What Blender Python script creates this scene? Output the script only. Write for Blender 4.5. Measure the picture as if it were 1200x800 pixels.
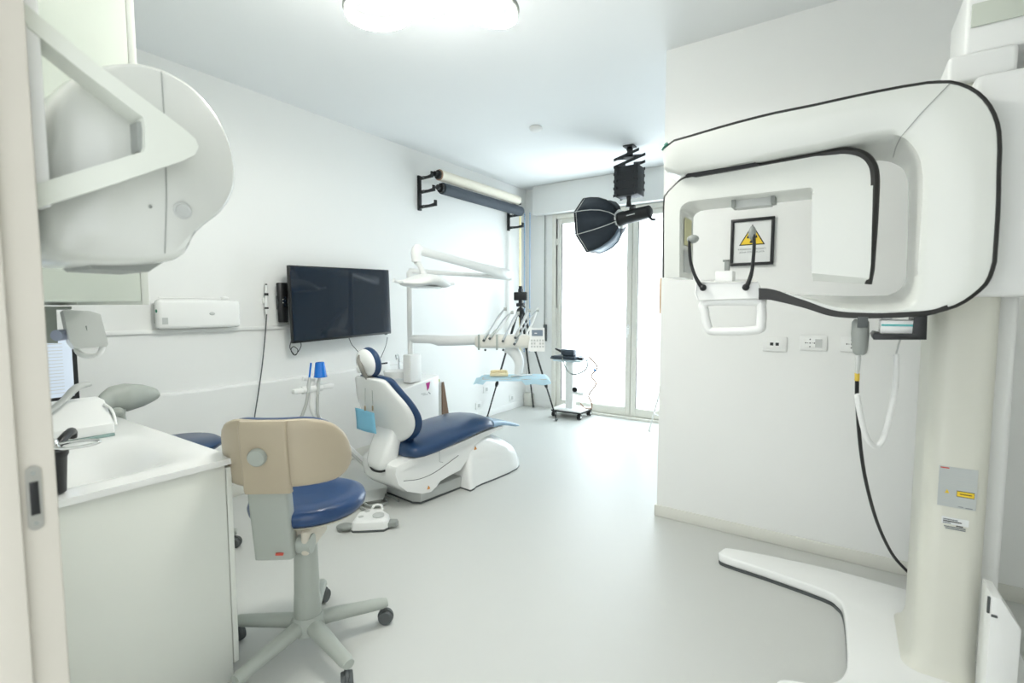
import bpy, bmesh, math, random
from mathutils import Vector, Matrix
random.seed(7)
SC = bpy.context.scene
COL = SC.collection
for o in list(bpy.data.objects):
    bpy.data.objects.remove(o)
PI = math.pi

# ------------------------------------------------------------------ camera
FPX, CAMH, PITCH, YAW = 572.0, 1.30, math.radians(4.1), math.radians(34.2)
CF = Vector((-math.sin(YAW)*math.cos(PITCH), math.cos(YAW)*math.cos(PITCH), -math.sin(PITCH)))
CR = Vector((math.cos(YAW), math.sin(YAW), 0))
CU = CR.cross(CF)
CC = Vector((0, 0, CAMH))
cam_d = bpy.data.cameras.new('camera')
cam_d.sensor_width = 36
cam_d.lens = FPX/1200*36
cam_d.clip_start = .02
cam_d.dof.use_dof = True
cam_d.dof.focus_distance = 3.0
cam_d.dof.aperture_fstop = 3.2
cam = bpy.data.objects.new('camera', cam_d)
COL.objects.link(cam)
cam.matrix_world = Matrix((CR.to_4d(), CU.to_4d(), (-CF).to_4d(), (0, 0, 0, 1))).transposed()
cam.matrix_world.translation = CC
SC.camera = cam

# ------------------------------------------------------------------ world, daylight, exposure
W = bpy.data.worlds.new('world')
SC.world = W
W.use_nodes = True
bg = W.node_tree.nodes['Background']
bg.inputs[0].default_value = (.93, .97, 1, 1)
bg.inputs[1].default_value = 1.0

def area(name, loc, rot, sx, sy, power, color):
    l = bpy.data.lights.new(name, 'AREA')
    l.shape = 'RECTANGLE'
    l.size, l.size_y, l.energy, l.color = sx, sy, power, color
    o = bpy.data.objects.new(name, l)
    o.location, o.rotation_euler = loc, rot
    COL.objects.link(o)
    return o
area('daylight', (-1.9, 6.1, 1.6), (math.radians(-90), 0, 0), 3.4, 2.8, 64, (.82, .94, 1))
SC.view_settings.view_transform = 'Standard'
SC.view_settings.look = 'None'
SC.view_settings.gamma = 1
SC.view_settings.use_curve_mapping = False
SC.view_settings.exposure = 1.33

# ------------------------------------------------------------------ pixel -> place
def ray(u, v):
    return CF + CR*((u-600)/FPX) - CU*((v-400)/FPX)
def PX(u, v, x):
    d = ray(u, v); return CC + d*(x/d.x)
def PY(u, v, y):
    d = ray(u, v); return CC + d*(y/d.y)
def PZ(u, v, z=0):
    d = ray(u, v); return CC + d*((z-CAMH)/d.z)
def PD(u, v, w):
    return CC + ray(u, v)*w

# ------------------------------------------------------------------ materials
MATS = {}
def mat(name, col, rough=.5, metal=0, var=.03, scale=6, bump=0, bscale=200, trans=0, alpha=1, emit=None, es=0, coat=0, ior=1.45):
    if name in MATS:
        return MATS[name]
    m = bpy.data.materials.new(name)
    m.use_nodes = True
    nt = m.node_tree
    b = nt.nodes['Principled BSDF']
    b.inputs['Roughness'].default_value = rough
    b.inputs['Metallic'].default_value = metal
    b.inputs['IOR'].default_value = ior
    b.inputs['Coat Weight'].default_value = coat
    b.inputs['Transmission Weight'].default_value = trans
    b.inputs['Alpha'].default_value = alpha
    tc = nt.nodes.new('ShaderNodeTexCoord')
    nz = nt.nodes.new('ShaderNodeTexNoise')
    nz.inputs['Scale'].default_value = scale
    nz.inputs['Detail'].default_value = 4
    nt.links.new(tc.outputs['Object'], nz.inputs['Vector'])
    mx = nt.nodes.new('ShaderNodeMix')
    mx.data_type = 'RGBA'
    c = Vector(col[:3])
    mx.inputs[6].default_value = (*(c*(1-var)), 1)
    mx.inputs[7].default_value = (*[min(1, k) for k in c*(1+var)], 1)
    nt.links.new(nz.outputs['Fac'], mx.inputs[0])
    nt.links.new(mx.outputs[2], b.inputs['Base Color'])
    if bump:
        n2 = nt.nodes.new('ShaderNodeTexNoise')
        n2.inputs['Scale'].default_value = bscale
        n2.inputs['Detail'].default_value = 3
        nt.links.new(tc.outputs['Object'], n2.inputs['Vector'])
        bp = nt.nodes.new('ShaderNodeBump')
        bp.inputs['Strength'].default_value = bump
        bp.inputs['Distance'].default_value = .002
        nt.links.new(n2.outputs['Fac'], bp.inputs['Height'])
        nt.links.new(bp.outputs['Normal'], b.inputs['Normal'])
    if emit:
        b.inputs['Emission Color'].default_value = (*emit, 1)
        b.inputs['Emission Strength'].default_value = es
    MATS[name] = m
    return m

wall_m = mat('wall_paint', (.86, .87, .85), .75, var=.012, scale=1.5, bump=.08, bscale=120)
ceil_m = mat('ceiling_paint', (.84, .86, .86), .8, var=.01, scale=1.2, bump=.05, bscale=100)
floor_m = mat('resin_floor', (.585, .595, .567), .42, var=.02, scale=1.6, bump=.02, bscale=60, ior=1.34)
base_m = mat('baseboard_vinyl', (.74, .74, .68), .5, var=.02)
white = mat('white_plastic', (.86, .87, .85), .28, var=.012)
mach = mat('machine_enamel', (.72, .74, .70), .2, var=.008, coat=.25)
gunm = mat('gunmetal_plastic', (.24, .235, .21), .4, var=.04)
gloss = mat('gloss_white', (.88, .89, .87), .16, var=.008, coat=.3)
lacq = mat('white_laminate', (.80, .82, .76), .38, var=.012, scale=3)
cream = mat('cream_plastic', (.70, .70, .62), .35, var=.015)
door_m = mat('door_frame_paint', (.60, .57, .50), .4, var=.03, scale=9)
win_m = mat('window_frame_paint', (.78, .77, .70), .45, var=.02)
blue = mat('blue_vinyl', (.018, .056, .155), .3, var=.10, scale=14, bump=.12, bscale=260, coat=.15)
navy = mat('navy_vinyl', (.016, .05, .13), .3, var=.10, scale=14, bump=.1, bscale=260, coat=.15)
taupe = mat('taupe_plastic', (.46, .395, .29), .42, var=.03, bump=.1, bscale=420)
sgrey = mat('sage_grey_plastic', (.40, .43, .39), .42, var=.03, bump=.08, bscale=420)
lgrey = mat('light_grey_plastic', (.55, .57, .55), .4, var=.02)
mgrey = mat('mid_grey_plastic', (.30, .32, .30), .45, var=.03)
dgrey = mat('dark_grey_rubber', (.09, .10, .10), .55, var=.05)
black = mat('black_plastic', (.012, .013, .014), .38, var=.1)
blackm = mat('black_matte', (.016, .019, .022), .6, var=.1)
trimk = mat('black_trim', (.018, .018, .016), .4, var=.1)
cloth = mat('softbox_fabric', (.020, .028, .038), .7, var=.12, scale=30, bump=.2, bscale=300)
lit_cloth = mat('softbox_lit_fabric', (.09, .13, .17), .45, var=.05)  # same black fabric, with light reflected from the floor painted into its colour
chrome = mat('chrome', (.72, .73, .73), .2, metal=1, var=.02)
steel = mat('brushed_steel', (.50, .50, .47), .35, metal=1, var=.05)
screen_m = mat('tv_screen', (.006, .013, .026), .08, var=.05, coat=.4)
bib_m = mat('blue_paper', (.22, .52, .70), .7, var=.05, scale=25)
paleblue = mat('pale_blue_paper', (.48, .68, .78), .75, var=.05, scale=20)
cupblue = mat('blue_translucent_plastic', (.004, .20, .75), .25, var=.06, trans=.25)
hose_m = mat('grey_hose', (.42, .43, .41), .5, var=.04)
cream_roll = mat('cream_paper', (.80, .76, .64), .8, var=.02)
grey_roll = mat('charcoal_paper', (.055, .068, .085), .75, var=.05)
tan = mat('tan_card', (.42, .28, .20), .7, var=.08)
wood = mat('light_wood', (.62, .46, .33), .55, var=.12, scale=18)
brownc = mat('brown_card', (.19, .12, .075), .7, var=.1)
green = mat('green_paper', (.42, .55, .10), .7, var=.08)
yellow = mat('yellow_print', (.85, .60, .04), .5, var=.03)
ivory = mat('ivory_strip', (.80, .72, .42), .6, var=.04)
tooth = mat('tooth_model_plaster', (.86, .76, .50), .5, var=.08, scale=40)
bead = mat('blue_bead', (.16, .36, .62), .4, var=.05)
teal = mat('teal_print', (.10, .46, .45), .4, var=.03)
paper = mat('printed_paper', (.78, .80, .79), .6, var=.01)
silverlab = mat('silver_label', (.52, .55, .54), .35, var=.04, scale=30)
ink = mat('black_ink', (.02, .02, .02), .6, var=.05)
gink = mat('grey_ink', (.22, .24, .25), .6, var=.05)
redink = mat('red_print', (.62, .10, .07), .5, var=.05)
magenta = mat('magenta_print', (.45, .02, .22), .5, var=.05)
orange = mat('orange_print', (.66, .28, .06), .5, var=.05)
led = mat('green_led', (.02, .35, .12), .3, emit=(.05, 1, .3), es=1.2)
ledw = mat('lamp_diffuser', (.95, .95, .93), .4, var=.005, emit=(1, .985, .93), es=46)
doc = mat('lit_monitor_document', (.55, .62, .70), .3, var=.01, emit=(.75, .85, 1), es=.15)
lensm = mat('lamp_lens_glass', (.85, .88, .88), .1, var=.01)
clear = mat('clear_plastic_cover', (.42, .60, .78), .2, var=.05, alpha=.8)
glassy = mat('green_glass', (.30, .42, .40), .1, var=.03)

def pane_mat():
    m = bpy.data.materials.new('frosted_pane')
    m.use_nodes = True
    nt = m.node_tree
    nt.nodes.remove(nt.nodes['Principled BSDF'])
    out = nt.nodes['Material Output']
    tr = nt.nodes.new('ShaderNodeBsdfTransparent')
    tl = nt.nodes.new('ShaderNodeBsdfTranslucent')
    tl.inputs[0].default_value = (.95, .98, 1, 1)
    tc = nt.nodes.new('ShaderNodeTexCoord')
    nz = nt.nodes.new('ShaderNodeTexNoise')
    nz.inputs['Scale'].default_value = 2.0
    nt.links.new(tc.outputs['Object'], nz.inputs['Vector'])
    mr = nt.nodes.new('ShaderNodeMapRange')
    mr.inputs[3].default_value, mr.inputs[4].default_value = .35, .45
    nt.links.new(nz.outputs['Fac'], mr.inputs[0])
    mx = nt.nodes.new('ShaderNodeMixShader')
    nt.links.new(mr.outputs[0], mx.inputs[0])
    nt.links.new(tr.outputs[0], mx.inputs[1])
    nt.links.new(tl.outputs[0], mx.inputs[2])
    nt.links.new(mx.outputs[0], out.inputs[0])
    return m
pane_m = pane_mat()

# ------------------------------------------------------------------ mesh helpers
OFF = {}
def V(*a):
    return Vector(a[0]) if len(a) == 1 else Vector(a)

def spline(pts, k=6, closed=False):
    P = [Vector(p) for p in pts]
    n = len(P)
    if n < 3:
        return P
    out = []
    rng = range(n if closed else n-1)
    for i in rng:
        p1, p2 = P[i], P[(i+1) % n]
        p0 = P[(i-1) % n] if (closed or i > 0) else p1*2-p2
        p3 = P[(i+2) % n] if (closed or i+2 < n) else p2*2-p1
        for j in range(k):
            t = j/k
            out.append(.5*((2*p1)+(-p0+p2)*t+(2*p0-5*p1+4*p2-p3)*t*t+(-p0+3*p1-3*p2+p3)*t**3))
    if not closed:
        out.append(P[-1])
    return out

def resample(pts, n):
    P = [Vector(p) for p in pts]
    L = [0]
    for a, b in zip(P, P[1:]):
        L.append(L[-1]+(b-a).length)
    out, j = [], 0
    for i in range(n):
        t = L[-1]*i/(n-1)
        while j < len(P)-2 and L[j+1] < t:
            j += 1
        s = (t-L[j])/max(1e-9, L[j+1]-L[j])
        out.append(P[j].lerp(P[j+1], min(1, s)))
    return out

class MB:
    def __init__(self, T=None):
        self.bm = bmesh.new()
        self.T = T
    def box(self, c, s, R=None, bev=0, seg=2, edges=None):
        t = bmesh.new()
        bmesh.ops.create_cube(t, size=1)
        for v in t.verts:
            v.co = Vector((v.co.x*s[0], v.co.y*s[1], v.co.z*s[2]))
        if bev:
            es = t.edges[:]
            if edges:
                ax = 'xyz'.index(edges)
                es = [e for e in es if abs((e.verts[0].co-e.verts[1].co).normalized()[ax]) > .9]
            bmesh.ops.bevel(t, geom=es, offset=bev, segments=seg, profile=.5, affect='EDGES')
        M = Matrix.Translation(Vector(c)) @ (R.to_4x4() if R else Matrix.Identity(4))
        t.transform(M)
        return self._join(t)
    def rng(self, x0, x1, y0, y1, z0, z1, bev=0, seg=2, edges=None):
        return self.box(((x0+x1)/2, (y0+y1)/2, (z0+z1)/2), (abs(x1-x0), abs(y1-y0), abs(z1-z0)), None, bev, seg, edges)
    def _join(self, t):
        me = bpy.data.meshes.new('t')
        t.to_mesh(me)
        t.free()
        self.bm.from_mesh(me)
        bpy.data.meshes.remove(me)
        return self
    def loft(self, rings, closed=True, cap=True, loop=False):
        bm = self.bm
        R = [[bm.verts.new(Vector(p)) for p in r] for r in rings]
        n = len(R[0])
        pairs = list(zip(R, R[1:])) + ([(R[-1], R[0])] if loop else [])
        for a, b in pairs:
            for i in range(n if closed else n-1):
                j = (i+1) % n
                try:
                    bm.faces.new((a[i], a[j], b[j], b[i]))
                except ValueError:
                    pass
        if cap and not loop and closed:
            bm.faces.new(R[0][::-1])
            bm.faces.new(R[-1])
        return self
    def tube(self, pts, r, n=8, k=6, smooth=True, closed=False, cap=True, flat=1.0, up=None):
        P = spline(pts, k, closed) if smooth else [Vector(p) for p in pts]
        m = len(P)
        rr = r if isinstance(r, (list, tuple)) else None
        rings = []
        prev = None
        for i, p in enumerate(P):
            a = P[(i-1) % m] if (closed or i > 0) else p
            b = P[(i+1) % m] if (closed or i < m-1) else p
            d = (b-a).normalized()
            if up is not None:
                s = d.cross(Vector(up))
                s = s.normalized() if s.length > 1e-6 else Vector((1, 0, 0))
            elif prev is None:
                s = d.cross(Vector((0, 0, 1)))
                if s.length < .15:
                    s = d.cross(Vector((1, 0, 0)))
                s.normalize()
            else:
                s = (prev-d*prev.dot(d)).normalized()
            prev = s
            q = s.cross(d)
            rad = r
            if rr:
                f = i/(m-1)*(len(rr)-1)
                k0 = min(int(f), len(rr)-2)
                rad = rr[k0]+(rr[k0+1]-rr[k0])*(f-k0)
            rings.append([p+s*math.cos(2*PI*j/n)*rad+q*math.sin(2*PI*j/n)*rad*flat for j in range(n)])
        return self.loft(rings, True, cap, loop=closed)
    def cyl(self, a, b, r0, r1=None, n=20):
        return self.tube([a, b], [r0, r0 if r1 is None else r1], n=n, smooth=False)
    def lathe(self, prof, at, axis=(0, 0, 1), n=28):
        ax = Vector(axis).normalized()
        s = ax.cross(Vector((0, 1, 0)) if abs(ax.y) < .9 else Vector((1, 0, 0))).normalized()
        q = ax.cross(s)
        at = Vector(at)
        rings = [[at+ax*h+(s*math.cos(2*PI*j/n)+q*math.sin(2*PI*j/n))*max(r, 1e-4) for j in range(n)] for r, h in prof]
        return self.loft(rings)
    def ball(self, c, r, R=None, n=16):
        t = bmesh.new()
        bmesh.ops.create_uvsphere(t, u_segments=n, v_segments=max(6, n//2), radius=1)
        s = r if isinstance(r, (tuple, list)) else (r, r, r)
        for v in t.verts:
            v.co = Vector((v.co.x*s[0], v.co.y*s[1], v.co.z*s[2]))
        t.transform(Matrix.Translation(Vector(c)) @ (R.to_4x4() if R else Matrix.Identity(4)))
        return self._join(t)
    def prism(self, pts, d, bev=0, seg=2):
        """closed polygon of 3D points, pushed along d"""
        t = bmesh.new()
        d = Vector(d)
        a = [t.verts.new(Vector(p)) for p in pts]
        b = [t.verts.new(Vector(p)+d) for p in pts]
        n = len(pts)
        t.faces.new(a)
        t.faces.new(b[::-1])
        for i in range(n):
            j = (i+1) % n
            t.faces.new((a[j], a[i], b[i], b[j]))
        bmesh.ops.recalc_face_normals(t, faces=t.faces)
        if bev:
            es = [e for e in t.edges if all(len(f.verts) == n for f in e.link_faces[:1]) or any(len(f.verts) == n for f in e.link_faces)]
            bmesh.ops.bevel(t, geom=es, offset=bev, segments=seg, profile=.5, affect='EDGES')
        return self._join(t)
    def build(self, name, m, parent=None, smooth=35, T=None):
        bm = self.bm
        T = T or self.T
        if T:
            bm.transform(T)
        if parent is not None:
            bm.transform(Matrix.Translation(-OFF[parent.name]))
        bmesh.ops.remove_doubles(bm, verts=bm.verts, dist=1e-5)
        bmesh.ops.recalc_face_normals(bm, faces=bm.faces)
        me = bpy.data.meshes.new(name)
        bm.to_mesh(me)
        bm.free()
        me.materials.append(m)
        if smooth:
            for p in me.polygons:
                p.use_smooth = True
            me.set_sharp_from_angle(angle=math.radians(smooth))
        o = bpy.data.objects.new(name, me)
        COL.objects.link(o)
        if parent is not None:
            o.parent = parent
            OFF[o.name] = OFF[parent.name]
        else:
            OFF[o.name] = Vector((0, 0, 0))
        return o

def thing(name, loc, label, cat, group=None):
    o = bpy.data.objects.new(name, None)
    o.empty_display_size = .05
    COL.objects.link(o)
    o.location = loc
    OFF[o.name] = Vector(loc)
    o['label'], o['category'] = label, cat
    if group:
        o['group'] = group
    return o
def tag(o, label, cat, group=None):
    """single-mesh thing: move its origin to the base of the mesh"""
    o['label'], o['category'] = label, cat
    if group:
        o['group'] = group
    me = o.data
    xs = [v.co for v in me.vertices]
    c = Vector(((min(p.x for p in xs)+max(p.x for p in xs))/2, (min(p.y for p in xs)+max(p.y for p in xs))/2, min(p.z for p in xs)))
    me.transform(Matrix.Translation(-c))
    o.location = c
    OFF[o.name] = c
    return o
def struct(o):
    o['kind'] = 'structure'
    return o
def structE(name, loc=(0, 0, 0)):
    o = bpy.data.objects.new(name, None)
    COL.objects.link(o)
    o.location = loc
    OFF[o.name] = Vector(loc)
    o['kind'] = 'structure'
    return o
def lab(o, label):
    o['label'] = label
    return o
def RZ(a):
    return Matrix.Rotation(a, 3, 'Z')
def frame(loc, ang):
    return Matrix.Translation(Vector(loc)) @ Matrix.Rotation(ang, 4, 'Z')
def text_mesh(name, s, size, m, parent, origin, xdir, updir, depth=.0006, align='CENTER'):
    cu = bpy.data.curves.new(name, 'FONT')
    cu.body, cu.size, cu.align_x, cu.extrude = s, size, align, depth
    cu.resolution_u = 2
    to = bpy.data.objects.new(name+'_t', cu)
    COL.objects.link(to)
    bpy.context.view_layer.update()
    me = bpy.data.meshes.new_from_object(to.evaluated_get(bpy.context.evaluated_depsgraph_get()))
    bpy.data.objects.remove(to)
    x, y = Vector(xdir).normalized(), Vector(updir).normalized()
    z = x.cross(y)
    T = Matrix((x.to_4d(), y.to_4d(), z.to_4d(), (0, 0, 0, 1))).transposed()
    T.translation = Vector(origin)-OFF[parent.name]
    T[3][0] = T[3][1] = T[3][2] = 0
    me.transform(T)
    me.materials.clear()
    me.materials.append(m)
    o = bpy.data.objects.new(name, me)
    COL.objects.link(o)
    o.parent = parent
    OFF[o.name] = OFF[parent.name]
    return o

XL, YF, ZC, YX, XE, YN = -3.45, 5.40, 2.79, 2.96, -.92, .20

# ================================================================== the setting
struct(MB().rng(-3.75, 1.30, -.6, 5.75, -.08, 0).build('floor', floor_m, smooth=0))
struct(MB().rng(-3.75, 1.30, .04, 5.75, ZC, ZC+.1).build('ceiling', ceil_m, smooth=0))
wl = struct(MB().rng(XL-.25, XL, .04, 5.65, 0, ZC).build('wall_left', wall_m, smooth=0))
# lower, thicker course of the left wall with a worn upper edge
m = MB()
prof = []
ys = [YN+.001+i*(3.35-YN)/60 for i in range(61)]
rings = []
for y in ys:
    j = random.uniform(-.004, .004)
    rings.append([(XL-.01, y, .0), (XL+.032, y, .0), (XL+.032, y, .752+j), (XL+.026, y, .762+j), (XL-.01, y, .768+j)])
m.loft(rings)
m.build('wainscot', wall_m, wl, smooth=30)
struct(MB().rng(XL, XL+.016, YN+.001, 3.0, 1.135, 1.16, bev=.004).build('trim_1', white, smooth=30))
struct(MB().rng(XL+.0325, XL+.046, YN+.62, 3.35, 0, .085, bev=.004).build('baseboard_left', base_m, smooth=30))
struct(MB().rng(XL, XL+.014, 3.352, YF, 0, .08, bev=.004).build('baseboard_left_far', wall_m, smooth=30))

# far wall: piers and lintel around the french window
WX0, WX1, WZ1 = -3.05, -.98, 2.43
wf = MB()
wf.rng(XL, WX0, YF, YF+.25, 0, ZC)
wf.rng(WX1, 1.05, YF, YF+.25, 0, ZC)
wf.rng(WX0, WX1, YF, YF+.25, WZ1, ZC)
wf = struct(wf.build('wall_far', wall_m, smooth=0))
MB().rng(-3.28, 1.05, YF-.12, YF-.0005, 2.44, ZC-.001, bev=.004).build('roller_shutter_box', wall_m, wf, smooth=30)
MB().rng(XL+.0145, XL+.13, YF-.07, YF-.0005, 0, .17, bev=.006).build('corner_plinth', base_m, wf, smooth=30)
struct(MB().rng(-3.28, WX0-.005, YF-.012, YF-.0005, 0, .085, bev=.003).build('baseboard_far', wall_m, smooth=30))

win = structE('window_1', (-2.0, YF, 0))
fr = MB()
fr.rng(WX0, WX0+.055, YF-.02, YF+.09, 0, WZ1, bev=.005)
fr.rng(WX1-.055, WX1, YF-.02, YF+.09, 0, WZ1, bev=.005)
fr.rng(WX0+.055, WX1-.055, YF-.02, YF+.09, WZ1-.05, WZ1, bev=.005)
fr.build('window_frame', win_m, win, smooth=30)
MB().rng(WX0, WX1, YF-.05, YF+.12, 0, .025, bev=.004).build('threshold', win_m, win, smooth=30)
for k, (a, b) in enumerate(((WX0+.058, -2.02), (-2.014, WX1-.058))):
    s = MB()
    w = .062
    s.rng(a, a+w, YF, YF+.06, .028, WZ1-.053, bev=.006)
    s.rng(b-w, b, YF, YF+.06, .028, WZ1-.053, bev=.006)
    s.rng(a+w, b-w, YF, YF+.06, .028, .125, bev=.006)
    s.rng(a+w, b-w, YF, YF+.06, WZ1-.053-.06, WZ1-.053, bev=.006)
    s = s.build('sash', win_m, win, smooth=30)
    MB().rng(a+w-.004, b-w+.004, YF+.026, YF+.032, .12, WZ1-.11).build('pane', pane_m, s, smooth=0)
    if k == 0:
        h = MB()
        h.rng(b-.042, b-.018, YF-.008, YF, .98, 1.10, bev=.004)
        h.cyl((b-.03, YF-.002, 1.06), (b-.03, YF-.045, 1.06), .008)
        h.tube([(b-.03, YF-.045, 1.06), (b-.03, YF-.046, 1.02), (b-.03, YF-.044, .94)], .008)
        h.build('handle', white, s, smooth=35)
        for hz in (.4, 1.24, 2.1):
            MB().cyl((a+.004, YF-.006, hz-.04), (a+.004, YF-.006, hz+.04), .009).build('hinge', win_m, s)

# wall that carries the sockets and the warning sign, ending in a free corner
struct(MB().rng(XE, 1.05, YX, YX+.14, 0, ZC).build('wall_right', wall_m, smooth=0))
bb = MB().rng(XE-.010, 1.04, YX-.012, YX-.0005, 0, .07, bev=.004)
bb.rng(XE-.012, XE-.0005, YX-.012, YX+.15, 0, .07, bev=.004)
struct(bb.build('baseboard_right', base_m, smooth=30))
struct(MB().rng(1.05, 1.2, .04, 5.65, 0, ZC).build('wall_side', wall_m, smooth=0))
# near wall with the doorway the photograph was taken through
DX0, DX1, DZ = -.98, .26, 2.12
nw = MB()
nw.rng(XL, DX0, .06, YN, 0, ZC)
nw.rng(DX1, 1.05, .06, YN, 0, ZC)
nw.rng(DX0, DX1, .06, YN, DZ, ZC)
struct(nw.build('wall_near', wall_m, smooth=0))
dr = structE('door_1', (DX0, .13, 0))
j = MB()
j.rng(DX0+.0005, DX0+.03, .05, YN+.004, 0, DZ-.03, bev=.003)
j.rng(DX1-.03, DX1-.0005, .05, YN+.004, 0, DZ-.03, bev=.003)
j.rng(DX0+.0005, DX1-.0005, .05, YN+.004, DZ-.03, DZ-.0005, bev=.003)
j.build('jamb', door_m, dr, smooth=30)
j = MB()
j.rng(DX0+.03, DX0+.043, .05, .163, 0, DZ-.031, bev=.003)
j.rng(DX1-.043, DX1-.03, .05, .163, 0, DZ-.031, bev=.003)
j.build('door_stop', door_m, dr, smooth=30)
j = MB()
j.rng(DX0-.075, DX0+.004, YN+.0045, YN+.010, 0, DZ+.04, bev=.005)
j.rng(DX1-.024, DX1+.065, YN+.0045, YN+.016, 0, DZ+.04, bev=.005)
j.build('architrave', door_m, dr, smooth=30)
JX = DX0+.0302
p_, q_ = PX(37, 546, JX), PX(37, 622, JX)
yk, zk, hk_ = p_.y+.0005, (p_.z+q_.z)/2, (p_.z-q_.z)/2
sp = MB().prism([(JX, yk+.0085*math.cos(a), zk+(hk_-.0085)*(1 if math.sin(a) > 0 else -1)+.0085*math.sin(a)) for a in [i*2*PI/20+.05 for i in range(20)]], (.0022, 0, 0)).build('strike_plate', steel, dr, smooth=30)
MB().rng(JX+.0023, JX+.0028, yk-.005, yk+.005, zk-hk_*.52, zk+hk_*.52, bev=.0002).build('latch_slot', black, sp)
for s in (-1, 1):
    MB().cyl((JX+.0022, yk, zk+s*hk_*.78), (JX+.0031, yk, zk+s*hk_*.78), .0028, n=12).build('screw', mgrey, sp)

# ================================================================== panoramic x-ray machine
def pl(pts, y):
    return [PY(u, v, y) for u, v in pts]
YG0, YG1 = 1.95, 2.22
xm = thing('panoramic_xray_machine', (.34, 2.3, 0), 'large white panoramic x-ray machine with black-edged gantry standing on a floor base', 'x-ray machine')
# floor base with two arms
bp = [(-.479, 2.60), (-.478, 2.572), (-.44, 2.548), (-.25, 2.525), (-.027, 2.483), (.022, 2.445), (.045, 2.384), (.056, 2.2), (.058, 2.02), (.050, 1.95), (.025, 1.89), (-.03, 1.84),
      (-.12, 1.80), (-.14, 1.76), (-.12, 1.70), (.1, 1.66), (.45, 1.72), (.56, 1.80), (.58, 2.2), (.56, 2.64), (.45, 2.705), (.27, 2.70), (.018, 2.714), (-.269, 2.69), (-.44, 2.66), (-.468, 2.64)]
bp = spline([(x, y, .012) for x, y in bp], 3, closed=True)
MB().prism(bp, (0, 0, .042), bev=.010, seg=3).build('floor_base', gloss, xm, smooth=40)
cen = sum(bp, Vector())/len(bp)
MB().prism([(p.x+(.05-p.x)*.006, p.y+(2.3-p.y)*.012, 0.0) for p in bp], (0, 0, .012)).build('base_gasket', dgrey, xm)
# column
m = MB()
def rrect(x0, x1, y0, y1, r, n=6):
    out = []
    for cx, cy, a0 in ((x1-r, y1-r, 0), (x0+r, y1-r, PI/2), (x0+r, y0+r, PI), (x1-r, y0+r, 3*PI/2)):
        for i in range(n+1):
            a = a0+PI/2*i/n
            out.append((cx+r*math.cos(a), cy+r*math.sin(a)))
    return out
rings = []
for z, g in ((.054, .030), (.065, .018), (.09, .007), (.13, .0), (2.0, 0)):
    rings.append([(x, y, z) for x, y in rrect(.245-g, .412, 2.12-g, 2.45+g, .055)])
m.loft(rings).build('column', cream, xm, smooth=50)
m = MB().rng(.4125, .478, 2.27, 2.52, .054, 2.05, bev=.02, seg=3, edges='z')
m.build('column_back_cover', white, xm, smooth=40)
m = MB().prism([(.402, 1.985, .054), (.402, 1.985, .43), (.425, 1.985, .425), (.472, 1.985, .345), (.472, 1.985, .054)], (0, .12, 0), bev=.006)
lc = m.build('lower_cover', white, xm, smooth=40)
MB().rng(.404, .418, 1.9815, 1.9848, .365, .372).build('latch', dgrey, lc)
MB().rng(.396, .4018, 1.99, 1.998, .37, .42).build('latch', dgrey, lc)
MB().rng(.30, .56, 2.06, 2.30, 1.33, 2.0, bev=.02, seg=3).build('carriage', white, xm, smooth=40)
MB().rng(.24, .40, 2.10, 2.4, 2.0005, 2.085, bev=.012, seg=3).build('carriage_cap', white, xm, smooth=40)
MB().rng(.278, .47, 2.12, 2.42, 2.0855, 2.30, bev=.012, seg=3).build('column_cap', white, xm, smooth=40)
m = MB().rng(.29, .46, 2.112, 2.1195, 2.165, 2.235, bev=.003)
m.build('head_bracket', mat('sage_panel', (.60, .64, .56), .4), xm, smooth=40)

# gantry: a big C.  near outer, near inner, far inner traced and set at their depths
def segs(lst, ns, y):
    out = []
    for s, n in zip(lst, ns):
        r = resample(spline(pl(s, y), 6), n+1)
        out += r[:-1] if s is not lst[-1] else r
    return out
NS = (14, 12, 8, 10, 14)
On = segs([[(775.5, 176), (779, 170), (786, 166), (807, 160), (860, 144.5), (912, 131.5), (946, 125), (1000, 113), (1050, 103), (1087, 97)],
           [(1087, 97), (1105, 96), (1120, 97), (1142, 106), (1159, 123), (1169, 147), (1171, 175)],
           [(1171, 175), (1170, 200), (1169, 245), (1165, 306)],
           [(1165, 306), (1159, 325), (1149, 338), (1123, 356), (1088, 366.5)],
           [(1088, 366.5), (1040, 369.5), (987, 367.5), (948, 357), (913, 346), (891, 344)]], NS, YG0)
In = segs([[(779, 198), (790, 202), (807, 200.5), (875, 189), (920, 179), (970, 169), (1018, 158), (1040, 154.5)],
           [(1040, 154.5), (1055, 157), (1068, 166), (1079, 184), (1083, 208)],
           [(1083, 208), (1081.5, 245), (1077, 310)],
           [(1077, 310), (1076, 335), (1073, 352), (1066, 361)],
           [(1066, 361), (1040, 364), (987, 361), (948, 350), (913, 340.5), (891, 338.5)]], NS, YG0)
Jf = segs([[(799, 218), (820, 217), (840, 213), (880, 208), (930, 201), (980, 194), (1020, 189), (1030, 188)],
           [(1030, 188), (1044, 190), (1057, 197), (1063, 208), (1064.5, 222)],
           [(1064.5, 222), (1063.5, 270), (1062.5, 310)],
           [(1062.5, 310), (1061, 328), (1053, 340), (1040, 346)],
           [(1040, 346), (1005, 347), (980, 346.5), (957, 345.5), (920, 344.5), (905, 344)]], NS, YG1)
def edge_round(loop_a, loop_b, t):
    return [a.lerp(b, t) for a, b in zip(loop_a, loop_b)]
def sety(loop, y):
    return [Vector((p.x, y, p.z)) for p in loop]
lo = [On, edge_round(On, In, .04), edge_round(On, In, .93), In]
inner2 = [Vector((i.x*.9+jj.x*.1, YG0+.012, i.z*.9+jj.z*.1)) for i, jj in zip(In, Jf)]
Po = sety(On, YG1)
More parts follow.
